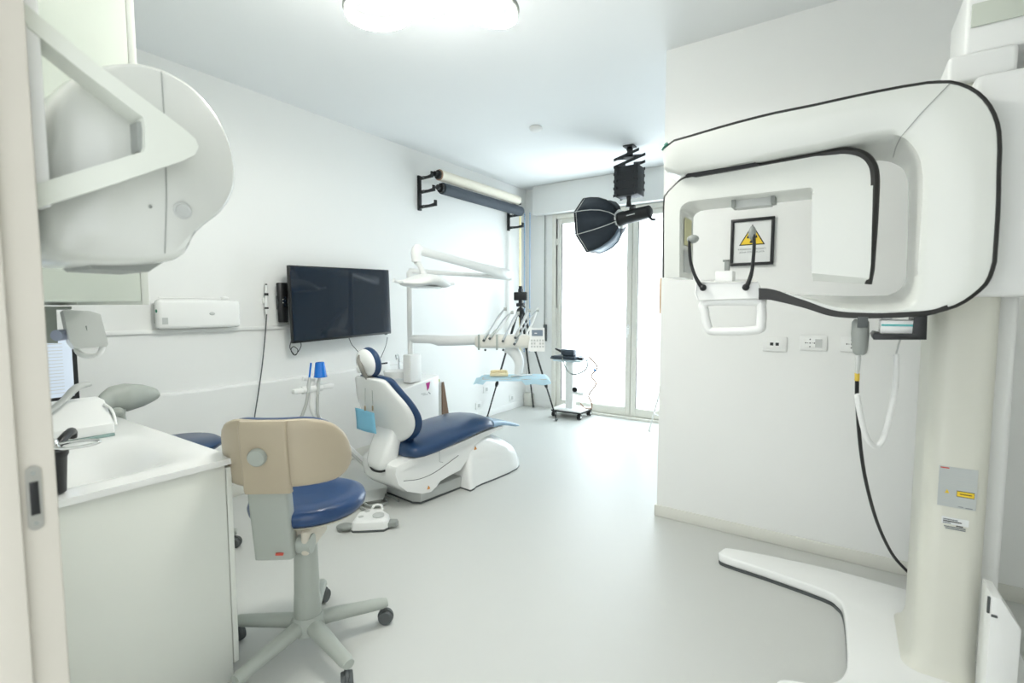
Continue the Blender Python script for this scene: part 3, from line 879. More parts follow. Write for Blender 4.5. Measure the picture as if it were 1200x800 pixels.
# ================================================================== studio light on a ceiling pantograph
pc = PZ(738, 171, ZC)
yS = pc.y
pg = thing('ceiling_pantograph', (pc.x, pc.y, ZC), 'black scissor pantograph hanging from the ceiling above the studio light', 'pantograph')
MB().rng(pc.x-.05, pc.x+.05, pc.y-.05, pc.y+.05, ZC-.012, ZC-.0005, bev=.002).build('ceiling_plate', black, pg, smooth=30)
pt = lambda u, v: PY(u, v, yS)
zt, zb = pt(738, 184).z, pt(738, 226).z
MB().lathe([(.022, 0), (.03, -.02), (.022, -.04), (.035, -.07), (.06, ZC*0-.10)], (pc.x, pc.y, ZC-.012)).build('swivel', black, pg)
for i in range(6):
    z = zb+(zt-zb)*i/5
    f = MB()
    for s in (-1, 1):
        for t in (-1, 1):
            dz = (zt-zb)/5*.46
            f.prism([(pc.x+s*.085-.004, pc.y-t*.11, z-dz*t-.012), (pc.x+s*.085-.004, pc.y+t*.11, z+dz*t-.012), (pc.x+s*.085-.004, pc.y+t*.11, z+dz*t+.012), (pc.x+s*.085-.004, pc.y-t*.11, z-dz*t+.012)], (.008, 0, 0))
            f.prism([(pc.x-t*.12, pc.y+s*.085-.004, z-dz*t-.012), (pc.x+t*.12, pc.y+s*.085-.004, z+dz*t-.012), (pc.x+t*.12, pc.y+s*.085-.004, z+dz*t+.012), (pc.x-t*.12, pc.y+s*.085-.004, z-dz*t+.012)], (0, .008, 0))
    if i < 4:
        f.rng(pc.x-.115, pc.x+.115, pc.y-.09, pc.y+.09, z-.034, z+.034, bev=.006)
    f.build('scissor_stage', blackm, pg, smooth=30)
zl = pt(738, 249).z
MB().tube([(pc.x, pc.y, zb-.03), (pc.x, pc.y, zb-.07), (pc.x, pc.y, zl+.085), (pc.x, pc.y, zl+.05)], [.026, .018, .022, .03], n=12, smooth=False).build('spigot', black, pg)
# light: body axis along the wall of the picture, pointing left and down
ctr = Vector((pc.x, pc.y, zl))
axd = (PD(684, 266, 5.20)-PD(757, 247, 4.66)).normalized()
ctr = PD(741, 253, (Vector((pc.x, pc.y, zl))-CC).dot(CF))
sl = thing('studio_light', (ctr.x, ctr.y, ctr.z-.06), 'black studio flash head with an octagonal softbox hung from the ceiling pantograph', 'studio light')
MB().lathe([(.045, -.19), (.058, -.18), (.062, -.10), (.062, .08), (.068, .09), (.068, .12), (.05, .125)], ctr, axd).build('lamp_body', black, sl, smooth=40)
sdv = axd.cross(Vector((0, 0, 1))).normalized()
upv = sdv.cross(axd)
MB().tube([ctr-axd*.17-upv*.04, ctr-axd*.20-upv*.075, ctr-axd*.23-upv*.085], .012, n=8).build('grip', black, sl)
MB().lathe([(.07, 0), (.092, .004), (.092, .03), (.075, .034)], ctr+axd*.122, axd).build('speed_ring', chrome, sl, smooth=40)
MB().box(ctr+Vector((0, 0, .075)), (.05, .05, .05), bev=.006).build('mount_block', black, sl, smooth=30)
MB().box(ctr-sdv*.0625-axd*.02, (.09, .003, .008), R=(Matrix((axd, sdv, upv)).transposed())).build('brand_line', lgrey, sl, smooth=0)
# octagonal fabric shell
base = ctr+axd*.14
rows = []
for r, h in ((.075, 0), (.15, .03), (.21, .085), (.25, .16), (.275, .25), (.285, .335)):
    rows.append([base+axd*h+(sdv*math.cos(2*PI*(k+.5)/8)+upv*math.sin(2*PI*(k+.5)/8))*r for k in range(8)])
tt = bmesh.new()
for k in range(8):
    m = MB()
    j = (k+1) % 8
    rws = [[r[k], r[k].lerp(r[j], .5)+(base-r[k].lerp(r[j], .5)).normalized()*(.004), r[j]] for r in rows]
    m.loft(rws, closed=False, cap=False)
    o = m.build('fabric_panel', lit_cloth if k == 5 else cloth, sl, smooth=30)  # downward panel gets the paler colour that imitates floor bounce
    sm = o.modifiers.new('thick', 'SOLIDIFY')
    sm.thickness = .004
    sm.offset = -1
tt.free()
for k in range(8):
    MB().tube([r[k]+(r[k]-base-axd*(r[k]-base).dot(axd)).normalized()*.002 for r in rows], .004, n=6, smooth=False).build('rib', lgrey if k in (3, 4) else black, sl)
MB().prism([p-axd*.02 for p in rows[-1]], axd*.003).build('front_diffuser', white, sl, smooth=0)
MB().tube(rows[-1]+[rows[-1][0]], .006, n=6, smooth=False).build('rim', black, sl)

# ================================================================== cabinets along the near wall
CX, CY, CZ = -1.715, .815, .785
cb = thing('base_cabinet', (-2.5, .5, 0), 'white laminate base cabinet run with a plain end panel beside the doorway', 'cabinet')
MB().rng(CX-.020, CX, YN+.005, CY-.022, .0, CZ-.0215, bev=.002).build('end_panel', lacq, cb, smooth=30)
MB().rng(XL+.05, CX-.0205, YN+.005, CY-.022, .10, CZ-.16, bev=.002).build('carcass', lacq, cb, smooth=30)
MB().rng(XL+.05, CX-.02, YN+.01, CY-.07, 0, .0995).build('plinth', lacq, cb, smooth=0)
nd = 3
xw = (CX-(XL+.05))/nd
for i in range(nd):
    x1 = CX-i*xw-.002
    d = MB().rng(x1-xw+.004, x1, CY-.018, CY, .055, CZ-.032, bev=.002).build('door', lacq, cb, smooth=30)
    MB().rng(x1-xw*.5-.06, x1-xw*.5+.06, CY-.001, CY+.012, CZ-.085, CZ-.07, bev=.003).build('handle', lgrey, d, smooth=30)
# worktop with a moulded-in basin: a height field
ct = thing('worktop', (-2.5, .5, CZ-.02), 'white moulded worktop with an integrated sink basin on the base cabinet', 'worktop')
NX, NY = 72, 26
x0, x1, y0, y1 = XL+.036, CX+.008, YN+.002, CY+.012
def sst(a, b, t):
    t = max(0, min(1, (t-a)/(b-a)))
    return t*t*(3-2*t)
def topz(x, y):
    fx = sst(-2.40, -2.05, x)*(1-sst(-2.02, -1.79, x))
    fy = sst(.25, .42, y)*(1-sst(.56, .775, y))
    return CZ-.105*fx*fy
rows = []
m = MB()
for i in range(NX+1):
    x = x0+(x1-x0)*i/NX
    row = [(x, y0, CZ-.02)]
    for j in range(NY+1):
        y = y0+(y1-y0)*j/NY
        row.append((x, y, topz(x, y)))
    row.append((x, y1, CZ-.02))
    rows.append(row)
m.loft(rows, closed=False, cap=False)
m.loft([rows[0], [(x0, p[1], CZ-.02) for p in rows[0]]], closed=False, cap=False)
m.loft([rows[-1], [(x1, p[1], CZ-.02) for p in rows[-1]]], closed=False, cap=False)
m.build('slab', gloss, ct, smooth=40)
MB().lathe([(.022, 0), (.022, .003), (.012, .004)], (-2.035, .49, CZ-.1055)).build('drain', chrome, ct)
# mixer tap at the end of the worktop
p = PZ(72, 580, CZ)
tp = thing('mixer_tap', p, 'black mixer tap with a chrome loop lever at the end of the worktop', 'tap')
p = Vector((p.x-.03, p.y-.012, CZ+.0005))
MB().lathe([(.024, 0), (.030, .004), (.036, .10), (.040, .108), (.040, .120), (.02, .124)], p).build('body', black, tp, smooth=40)
MB().lathe([(.022, .124), (.024, .13), (.018, .150), (.008, .154)], p).build('cap', chrome, tp, smooth=40)
q = p+Vector((0, 0, .132))
e = CR*.095+CF*.03
s = CF.copy(); s.z = 0; s.normalize()
e.z = 0
MB().tube([q+s*.014, q+e*.5+s*.026+Vector((0, 0, .006)), q+e+s*.02+Vector((0, 0, .004)), q+e*1.04-s*.004, q+e*.5-s*.02+Vector((0, 0, -.004)), q-s*.012], .0042, n=8, k=5).build('lever', chrome, tp, smooth=60)
MB().tube([p+Vector((-.03, .0, .10)), p+Vector((-.09, .06, .14)), p+Vector((-.17, .09, .13)), p+Vector((-.18, .092, .11))], .012, n=10).build('spout', black, tp, smooth=60)
# thermal sealer (white sloped case with grey lever)
c = PZ(84, 512, CZ)
sx0, sy0 = -2.50, .50
ts = thing('sealing_machine', (-2.45, .55, CZ), 'white wedge-shaped sealing machine with a grey lever on the worktop', 'machine')
pr_ = [(-2.62, .43, CZ+.012), (-2.40, .43, CZ+.012), (-2.40, .43, CZ+.05), (-2.50, .43, CZ+.135), (-2.58, .43, CZ+.14), (-2.62, .43, CZ+.10)]
MB().prism(pr_, (0, .27, 0), bev=.008, seg=3).build('case', white, ts, smooth=40)
MB().rng(-2.61, -2.39, .435, .695, CZ+.0005, CZ+.011).build('glass_base', glassy, ts, smooth=0)
MB().tube([(-2.42, .40, CZ+.06), (-2.44, .48, CZ+.10), (-2.47, .56, CZ+.15), (-2.49, .61, CZ+.195), (-2.50, .655, CZ+.205)], [.012, .014, .017, .022, .016], n=10, flat=.6).build('lever', lgrey, ts, smooth=60)
MB().tube([(-2.47, .69, CZ+.12), (-2.44, .702, CZ+.10), (-2.42, .706, CZ+.07), (-2.41, .706, CZ+.04)], .005, n=8).build('side_arm', white, ts, smooth=60)
# monitor further along
mo = thing('computer_monitor', (-2.80, .45, CZ), 'computer monitor with a lit document page standing on the worktop by the wall', 'monitor')
mx_ = -2.86
yr, zt, zb = .712, PX(92, 402, mx_).z, PX(92, 468, mx_).z
zt += .05
MB().rng(mx_-.03, mx_, .30, yr, zb, zt, bev=.004).build('casing', black, mo, smooth=30)
MB().rng(mx_+.0002, mx_+.0015, .312, yr-.018, zb+.02, zt-.012).build('screen', doc, mo, smooth=0)
for i in range(16):
    w_ = random.uniform(.18, .33)
    MB().rng(mx_+.0016, mx_+.002, yr-.05-w_, yr-.05, zt-.05-i*.0145, zt-.0475-i*.0145).build('text_line', lgrey, mo, smooth=0)
m = MB().rng(mx_-.022, mx_-.008, .45, .53, CZ+.015, zb+.01)
m.rng(mx_-.10, mx_+.06, .39, .59, CZ+.0005, CZ+.015, bev=.004)
m.build('stand', black, mo, smooth=30)
k = MB().ball((-2.72, .62, CZ+.018), (.055, .032, .0175), n=16).build('computer_mouse', black, smooth=60)
tag(k, 'small black computer mouse in front of the monitor on the worktop', 'mouse')

# wall cabinet above
uc = thing('wall_cabinet', (-2.5, .4, 1.31), 'pale tall wall cabinet with a plain side panel hung above the worktop', 'cabinet')
UX, UY = -1.70, .575
MB().rng(XL+.002, UX, YN+.002, UY, 1.315, 2.55, bev=.002).build('carcass', mat('sage_laminate', (.70, .75, .67), .4, var=.012), uc, smooth=30)
for i in range(3):
    xw = (UX-XL)/3
    x1 = UX-i*xw-.002
    MB().rng(x1-xw+.006, x1, UY+.002, UY+.021, 1.305, 2.55, bev=.002).build('door', lacq, uc, smooth=30)
# wall mounted white device with handle below it
dv = thing('task_lamp', (-2.25, .40, 1.16), 'white tilted lamp head with a loop handle on a grey bracket under the wall cabinet', 'lamp')
w0 = 1.72
def dp(u, v, w):
    return PD(u, v, w)
MB().loft([[dp(74, 363, 1.75), dp(105, 364, 1.75), dp(118, 368, 1.75), dp(127, 403, 1.70), dp(125, 406, 1.70), dp(88, 408, 1.70), dp(82, 400, 1.71)],
           [dp(70, 366, 1.90), dp(100, 367, 1.90), dp(112, 370, 1.90), dp(119, 404, 1.86), dp(117, 408, 1.86), dp(84, 409, 1.86), dp(78, 402, 1.87)]]).build('lamp_head', white, dv, smooth=25)
MB().tube([dp(90, 406, 1.72), dp(91, 412, 1.71), dp(100, 417, 1.70), dp(114, 416, 1.70), dp(119, 410, 1.71), dp(120, 405, 1.72)], .009, n=10).build('handle', white, dv, smooth=60)
MB().tube([dp(101, 382, 1.728), dp(103, 388, 1.724), dp(106, 393, 1.719), dp(109, 394.5, 1.716)], .0025, n=6).build('mark', mgrey, dv)
gb = MB().loft([[dp(54, 359, 1.80), dp(84, 359, 1.80), dp(84, 362, 1.80), dp(66, 362, 1.80), dp(68, 402, 1.80), dp(54, 402, 1.80)],
           [dp(50, 360, 1.95), dp(82, 360, 1.95), dp(82, 363, 1.95), dp(63, 363, 1.95), dp(65, 402, 1.95), dp(50, 402, 1.95)]]).build('bracket', sgrey, dv, smooth=25)
MB().cyl(dp(66, 393, 1.76), dp(76, 392, 1.80), .020, n=18).build('pivot', mat('bluish_plastic', (.42, .46, .60), .35), dv)
q = dp(56, 372, 1.9)
MB().rng(q.x-.03, q.x+.03, YN+.001, q.y, 1.20, 1.29, bev=.004).build('wall_arm', sgrey, dv, smooth=30)
# intraoral x-ray head in its fork, close to the door
hx = thing('intraoral_xray_head', (-1.1, .30, 1.30), 'bulky white intraoral x-ray head in a triangular fork close to the doorway', 'x-ray head')
XH = -1.05
prof = [(60, 150), (70, 110), (95, 80), (130, 66), (165, 63), (200, 72), (235, 93), (262, 124), (280, 160), (287, 198), (284, 225), (270, 248), (248, 266), (236, 279), (230, 292), (218, 304), (175, 309), (120, 308), (70, 300), (52, 270), (50, 200)]
pr2 = spline([PX(u, v, XH) for u, v in prof], 4, closed=True)
cen = sum(pr2, Vector())/len(pr2)
rings = []
for dx, s in ((.0, .80), (.012, .90), (.0, .955), (-.03, .99), (-.07, 1.0), (-.20, 1.0), (-.25, .985), (-.30, .93), (-.32, .8)):
    rings.append([(XH+dx-.03, cen.y+(p.y-cen.y)*s, cen.z+(p.z-cen.z)*s) for p in pr2])
rings[0] = [(XH-.018, cen.y+(p.y-cen.y)*.80, cen.z+(p.z-cen.z)*.80) for p in pr2]
hm = MB().loft(rings[1:]).build('head_shell', mach, hx, smooth=60)
xs = XH-.0165
def hp(u, v, x):
    return PX(u, v, x)
MB().tube([hp(189, 84, xs), hp(193, 150, xs), hp(195, 230, xs), hp(193, 297, xs)], .0008, n=6).build('seam', mgrey, hm)
MB().lathe([(.016, 0), (.016, .002), (.013, .003), (.0115, .001)], hp(214, 247, xs-.001), (1, 0, 0)).build('cap', lgrey, hm)
MB().ball(hp(176, 242, xs), .003, n=8).build('screw', mgrey, hm)
# beam port below
bp_ = [hp(95, 306, XH-.06), hp(140, 296, XH-.05), hp(232, 297, XH-.05), hp(215, 309, XH-.09), hp(155, 313, XH-.07)]
zb_ = min(p.z for p in pr2)
ya_, yb_ = hp(96, 306, XH-.06).y, hp(200, 300, XH-.06).y
MB().loft([[(XH-.075, ya_, zb_+.02), (XH-.075, yb_, zb_+.02), (XH-.24, yb_, zb_+.02), (XH-.24, ya_, zb_+.02)],
           [(XH-.085, ya_+.02, zb_-.006), (XH-.085, yb_-.03, zb_-.006), (XH-.23, yb_-.03, zb_-.006), (XH-.23, ya_+.02, zb_-.006)]]).build('beam_port', mgrey, hm, smooth=20)
# triangular fork: outer triangle with triangular opening
to = [(20, -4), (34, 8), (110, 72), (215, 150), (229, 162), (233, 172), (228, 182), (212, 189), (120, 220), (30, 248), (8, 250), (6, 120)]
ti = [(30, 25), (33, 32), (95, 82), (158, 130), (168, 137), (170, 150), (170, 172), (168, 177), (120, 192), (40, 216), (34, 214), (32, 120)]
XFk = XH+.055
A = [hp(u, v, XFk) for u, v in to]
B = [hp(u, v, XFk) for u, v in ti]
dd = Vector((-.05, 0, 0))
m = MB().loft([A, B, [b+dd for b in B], [a+dd for a in A]], loop=True)
fk = m.build('fork', mat('fork_enamel', (.72, .75, .68), .32, var=.01), hx, smooth=30)
MB().rng(XFk-.042, XFk-.012, hp(164, 150, XFk).y, hp(170, 150, XFk).y+.002, hp(168, 176, XFk).z, hp(168, 141, XFk).z).build('latch', mgrey, fk, smooth=0)
MB().cyl(hp(205, 170, XFk-.045), hp(205, 170, XH-.02), .022, n=24).build('pivot', white, fk)
y_ = hp(20, 120, XFk).y
MB().rng(XFk-.12, XFk-.0, YN+.001, YN+.012, 1.40, 1.95, bev=.003).build('wall_plate', white, hx, smooth=30)
MB().rng(XFk-.05, XFk-.003, YN+.0125, YN+.03, 1.45, 1.9, bev=.003).build('arm_root', white, hx, smooth=30)

# ================================================================== operator stools
def star_base(T, root, n, R, a0, hub=.12):
    m = MB(T).lathe([(.05, hub-.055), (.062, hub-.05), (.064, hub-.02), (.052, hub+.012), (.048, hub+.012)], (0, 0, 0))
    m.build('hub', sgrey, root, smooth=50)
    for k in range(n):
        a = math.radians(a0+k*360/n)
        d = Vector((math.cos(a), math.sin(a), 0))
        s = Vector((-d.y, d.x, 0))
        rr_ = []
        for t, w_, h0, h1 in ((.03, .030, hub-.05, hub+.004), (.09, .032, hub-.048, hub+.002), (R-.06, .025, hub-.058, hub-.012), (R-.01, .025, hub-.06, hub-.018), (R+.012, .020, hub-.056, hub-.024)):
            c = d*t
            rr_.append([c+s*w_*math.cos(q)+Vector((0, 0, (h0+h1)/2+(h1-h0)/2*math.sin(q))) for q in [i*2*PI/12 for i in range(12)]])
        lg = MB(T).loft(rr_).build('base_leg', sgrey, root, smooth=60)
        c = d*(R-.006)
        wd = (d*.5+s).normalized()
        ca = MB(T)
        ca.cyl(c+Vector((0, 0, hub-.058)), c+Vector((0, 0, .048)), .008, n=10)
        c2 = c+wd.cross(Vector((0, 0, 1)))*.012
        for sg_ in (-1, 1):
            ca.lathe([(.012, -.0095), (.026, -.0095), (.0285, -.005), (.0285, .005), (.026, .0095), (.012, .0095)], Vector((c2.x, c2.y, .0285))+wd*.0105*sg_, wd, n=20)
        ca.lathe([(.030, -.006), (.032, -.004), (.032, .004), (.030, .006)], Vector((c2.x, c2.y, .032)), wd, n=20)
        ca.build('caster', dgrey, lg, smooth=40)
T1 = frame((-1.645, 1.036, 0), math.atan2(.8, -.6)-PI/2)
ang1 = math.degrees(math.atan2(.8, -.6)-PI/2)
so = thing('operator_stool', (-1.645, 1.036, 0), 'operator stool with a taupe backrest, blue round seat and grey five-star base in front', 'stool')
star_base(T1, so, 5, .29, 64-ang1, .125)
MB(T1).lathe([(.047, .13), (.050, .135), (.046, .22), (.0455, .22), (.041, .43), (.036, .435), (.030, .43)], (0, 0, 0)).build('gas_column', sgrey, so, smooth=40)
MB(T1).cyl((0, 0, .42), (0, 0, .53), .022, n=18).build('piston', steel, so)
T1 = frame((-1.69, 1.085, 0), math.atan2(.8, -.6)-PI/2)
# seat: blue cushion on a beige shell
def disc(prof, ex=1.0, ey=1.0, c=(0, 0)):
    return [[(c[0]+ex*r*math.cos(t), c[1]+ey*r*math.sin(t), z) for t in [i*2*PI/48 for i in range(48)]] for r, z in prof]
MB(Matrix.Translation((-.008, -.005, -.042)) @ T1).loft(disc([(.15, .553), (.195, .556), (.208, .570), (.212, .590), (.206, .606), (.18, .616), (.10, .613), (.01, .608)], 1.02, .97, (0, .02))).build('seat', blue, so, smooth=60)
MB(Matrix.Translation((-.008, -.005, -.042)) @ T1).loft(disc([(.05, .525), (.13, .530), (.18, .542), (.197, .5545)], 1.02, .97, (0, .02))).build('seat_shell', mat('beige_shell', (.60, .56, .47), .4), so, smooth=60)
# tilt mechanism
m = MB(Matrix.Translation((-.052, .050, -.034)) @ T1).rng(-.045, .05, -.20, .06, .485, .535, bev=.01, seg=3)
m.rng(.035, .062, -.23, -.02, .44, .53, bev=.01, seg=3)
m.build('tilt_mechanism', mat('beige_shell', (.60, .56, .47), .4), so, smooth=40)
MB(Matrix.Translation((-.088, .068, .0)) @ T1).cyl((.035, -.235, .440), (.085, -.235, .440), .034, n=22).build('hinge', sgrey, so)
# upright of the backrest
T1 = Matrix.Translation((-.088, .068, .020)) @ T1
m = MB(T1)
m.loft([[(x, y, z) for x, y in rrect(-.10, .034, yo-.03, yo+.03, .014, 4)] for z, yo in ((.388, -.260), (.395, -.260), (.60, -.290), (.70, -.305))])
up_ = m.build('upright', sgrey, so, smooth=40)
plq = MB(T1).rng(-.02, .005, -.3015, -.2935, .410, .417).build('nameplate', redink, up_, smooth=0)
# backrest: curved shell and pad
def back(off, th_, grow, zlo, zhi):
    rings = []
    for i in range(25):
        s = math.sin(PI/2*(-1+2*i/24))
        w_ = .212+grow
        th = s*.98
        x = w_*math.sin(th*1.35)/math.sin(1.35*.98) if True else s*w_
        y = -.335+.40*(1-math.cos(th*.98))*.80
        # outline: rounded upper corners, lower edge flat
        e = abs(s)
        t_ = max(0, (e-.30)/.70)
        top = zhi+grow-.150*(1-math.sqrt(max(0, 1-t_*t_)))
        t_ = max(0, (e-.60)/.40)
        bot = zlo-grow+.060*(1-math.sqrt(max(0, 1-t_*t_)))
        nx, ny = math.sin(th*.9), -math.cos(th*.9)
        c = Vector((x, y, 0))+Vector((nx, ny, 0))*off
        o = Vector((nx, ny, 0))*th_
        ring = []
        for a in range(16):
            q = a*2*PI/16
            zz = (top+bot)/2+(top-bot)/2*(abs(math.sin(q))**.35)*(1 if math.sin(q) >= 0 else -1)
            k = (abs(math.cos(q))**.6)*(1 if math.cos(q) >= 0 else -1)
            lean = -(zz-.70)*.10
            ring.append(c+o*k+Vector((0, lean, zz)))
        rings.append(ring)
    return rings
MB(T1).loft(back(.0, .020, 0, .665, .905)).build('backrest_shell', taupe, so, smooth=50)
MB(T1).loft(back(-.030, .018, .0, .70, .905)).build('backrest_pad', blue, so, smooth=50)
# vertical moulded rib and knob on the shell
rb = MB(T1).loft([[(x, y, z) for x, y in rrect(-.095, .06, yo-.010, yo+.02, .009, 4)] for z, yo in ((.650, -.340), (.662, -.346), (.80, -.361), (.88, -.371), (.902, -.360))])
rb.build('backrest_spine', taupe, so, smooth=45)
MB(T1).lathe([(.030, 0), (.030, .016), (.026, .021), (.01, .022)], (-.035, -.366, .785), (0, -1, -.1)).build('adjusting_knob', sgrey, so, smooth=40)

# assistant stool behind the worktop
T2 = frame((-2.80, 1.075, -.0), math.radians(40))
as_ = thing('assistant_stool', (-2.80, 1.06, 0), 'assistant stool with a grey curved arm support and blue seat behind the worktop', 'stool')
star_base(T2, as_, 5, .23, 20, .125)
MB(T2).lathe([(.047, .13), (.045, .34), (.038, .345), (.03, .34)], (0, 0, 0)).build('gas_column', sgrey, as_, smooth=40)
MB(T2).cyl((0, 0, .34), (0, 0, .59), .02, n=16).build('piston', steel, as_)
MB(T2).loft(disc([(.13, .56), (.175, .564), (.193, .578), (.195, .595), (.17, .612), (.01, .61)])).build('seat', navy, as_, smooth=60)
MB(T2).loft(disc([(.05, .535), (.12, .54), (.165, .562)])).build('seat_shell', sgrey, as_, smooth=60)
pts = spline([PD(u, v, w) for u, v, w in ((114, 482, 2.24), (119, 474, 2.28), (130, 468, 2.34), (148, 465.5, 2.40), (167, 463, 2.47), (182, 461.5, 2.53), (187, 462, 2.55))], 5)
rings = []
hts = [.022, .040, .062, .070, .056, .030, .010]
for i, p in enumerate(pts):
    f = i/(len(pts)-1)*6
    k0 = min(int(f), 5)
    h_ = hts[k0]+(hts[k0+1]-hts[k0])*(f-k0)
    d = (pts[min(i+1, len(pts)-1)]-pts[max(i-1, 0)]).normalized()
    n_ = d.cross(Vector((0, 0, 1))).normalized()
    rings.append([p+n_*h_*.6*math.cos(q)+Vector((0, 0, h_*math.sin(q))) for q in [k*2*PI/14 for k in range(14)]])
sup = MB().loft(rings).build('arm_support', sgrey, as_, smooth=60)
MB().ball(PD(137, 482.5, 2.28), (.028, .028, .022), n=12).build('knob', sgrey, sup, smooth=60)
q_ = PD(143, 480, 2.36)
MB().tube([q_, q_-Vector((0, 0, .05)), Vector((q_.x+.02, .90, .64)), T2 @ Vector((-.08, 0, .535)), T2 @ Vector((-.02, 0, .535))], .016, n=10, k=5).build('support_post', sgrey, as_, smooth=60)

# ================================================================== dental chair
TC = frame((-2.45, 2.24, 0), math.radians(-5))
dc = thing('dental_chair', (-2.45, 2.24, 0), 'white dental patient chair with navy upholstery seen from behind', 'dental chair')
def C(x, y, z):
    return TC @ Vector((x, y, z))
MB(TC).prism([(-.19, .07, .012), (-.14, .0, .012), (.14, -.0, .012), (.19, .03, .012), (.20, .60, .012), (-.20, .60, .012)], (0, 0, .075), bev=.008).build('base_plate', lgrey, dc, smooth=30)
MB(TC).prism([(-.185, .07, 0), (-.14, .004, 0), (.14, .004, 0), (.188, .033, 0), (.197, .60, 0), (-.197, .60, 0)], (0, 0, .012)).build('base_gasket', dgrey, dc, smooth=0)
# lift housing at the foot end: loft of shaped cross sections
rings = []
for y, hw, h, sl in ((.395, .285, .03, 0), (.405, .29, .12, 0), (.44, .285, .26, 0), (.475, .27, .345, 0), (.54, .265, .36, 0), (.70, .27, .335, 0), (.85, .268, .285, 0), (.97, .25, .215, 0), (1.045, .215, .13, 0), (1.075, .17, .04, 0)):
    ring = []
    for i in range(25):
        q = PI*i/24
        cx_ = math.copysign(abs(math.cos(q))**.45, math.cos(q))
        sz = abs(math.sin(q))**.45
        ring.append((hw*cx_*(1-.16*sz*(h/.36)), y, .012+(h-.012)*sz))
    rings.append(ring)
fh = MB(TC).loft(rings).build('lift_housing', gloss, dc, smooth=50)
rings2 = [[(x*1.0, y, .0) for x, y, z in (r[0], r[-1])]+[(r[-1][0], r[-1][1], .012), (r[0][0], r[0][1], .012)] for r in rings]
MB(TC).loft(rings2).build('housing_gasket', dgrey, fh, smooth=0)
MB(TC).box((.10, .52, .362), (.16, .022, .004), R=Matrix.Rotation(-.1, 3, 'X')).build('vent_slot', black, fh, smooth=0)
def tri_mark(parent, c, d, s):
    c, d = Vector(c), Vector(d)
    MB(TC).prism([c+Vector((0, -s, -s*.8)), c+Vector((0, s, -s*.8)), c+Vector((0, 0, s))], d).build('warning_mark', orange, parent, smooth=0)
tri_mark(fh, (.252, .485, .285), (.006, 0, 0), .013)
# underbody
def body_prof(b):
    return b
ub = [(-.165, .295), (-.175, .25), (-.155, .175), (-.10, .12), (-.0, .082), (.075, .075), (.12, .095), (.16, .125), (.25, .14), (.36, .15), (.43, .20), (.52, .295), (.62, .325), (.78, .345), (.88, .352), (.88, .368), (.78, .372), (.6, .37), (.4, .355), (.2, .342), (0, .335), (-.08, .325), (-.14, .31)]
def slab(prof, hw, bulge, n=9):
    rings = []
    for i in range(n):
        s = -1+2*i/(n-1)
        k = 1-bulge*abs(s)**4
        cy = sum(p[0] for p in prof)/len(prof)
        cz = sum(p[1] for p in prof)/len(prof)
        xx = hw*math.copysign(abs(s)**.55, s)
        rings.append([(xx*(1-.18*max(0, (p[0]-.3)/.6)-.22*max(0, (-p[0]+.02)/.18)), cy+(p[0]-cy)*k, cz+(p[1]-cz)*k) for p in prof])
    return rings
ubo = MB(TC).loft(slab(ub, .235, .03)).build('underbody', gloss, dc, smooth=35)
sm_ = [(-.14, .215), (-.02, .193), (.10, .198), (.22, .228), (.34, .262)]
MB(TC).tube([(.2325-.18*.235*max(0, (y-.3)/.6), y, z) for y, z in sm_], .0022, n=6).build('seam', dgrey, ubo)
MB(TC).tube([(.233, .16, .335), (.234, .16, .262), (.234, .19, .25)], .0016, n=6, smooth=False).build('seam', mgrey, ubo)
tri_mark(ubo, (.2335, .06, .115), (.004, 0, 0), .012)
tri_mark(ubo, (.205, .55, .36), (.004, 0, 0), .009)
# seat cushion
rings = []
for y, hw, z, t in ((-.065, .18, .362, .020), (-.055, .215, .362, .034), (-.02, .240, .358, .045), (.04, .248, .358, .050), (.14, .252, .364, .052), (.28, .252, .380, .050), (.45, .246, .396, .047), (.60, .235, .406, .043), (.68, .222, .404, .038), (.74, .208, .398, .032), (.765, .195, .394, .026), (.77, .185, .393, .012)):
    ring = []
    for i in range(28):
        q = 2*PI*i/28
        c_, s_ = math.cos(q), math.sin(q)
        xx = hw*math.copysign(abs(c_)**.55, c_)
        zz = z+t*math.copysign(abs(s_)**.7, s_)+(.030*(1-(xx/hw)**2)*(1-max(0, -y)*3) if s_ > 0 else 0)
        ring.append((xx, y, zz))
    rings.append(ring)
MB(TC).loft(rings).build('seat', navy, dc, smooth=60)
# clear cover over the foot end
rings = []
for y, hw, z, t in ((.74, .212, .401, .035), (.86, .20, .388, .026), (.96, .195, .362, .020), (1.05, .19, .334, .016), (1.085, .185, .324, .010)):
    rings.append([(hw*math.copysign(abs(math.cos(q))**.4, math.cos(q)), y, z+t*math.copysign(abs(math.sin(q))**.6, math.sin(q))) for q in [i*2*PI/20 for i in range(20)]])
MB(TC).loft(rings).build('foot_cover', clear, dc, smooth=50)
MB(TC).loft([[(hw*math.copysign(abs(math.cos(q))**.4, math.cos(q)), y, z-.0+t*math.copysign(abs(math.sin(q))**.6, math.sin(q))) for q in [i*2*PI/20 for i in range(20)]] for y, hw, z, t in ((.78, .185, .392, .018), (.96, .18, .358, .012), (1.06, .175, .330, .009))]).build('foot_cushion', mat('pale_cushion', (.45, .58, .68), .5), dc, smooth=50)
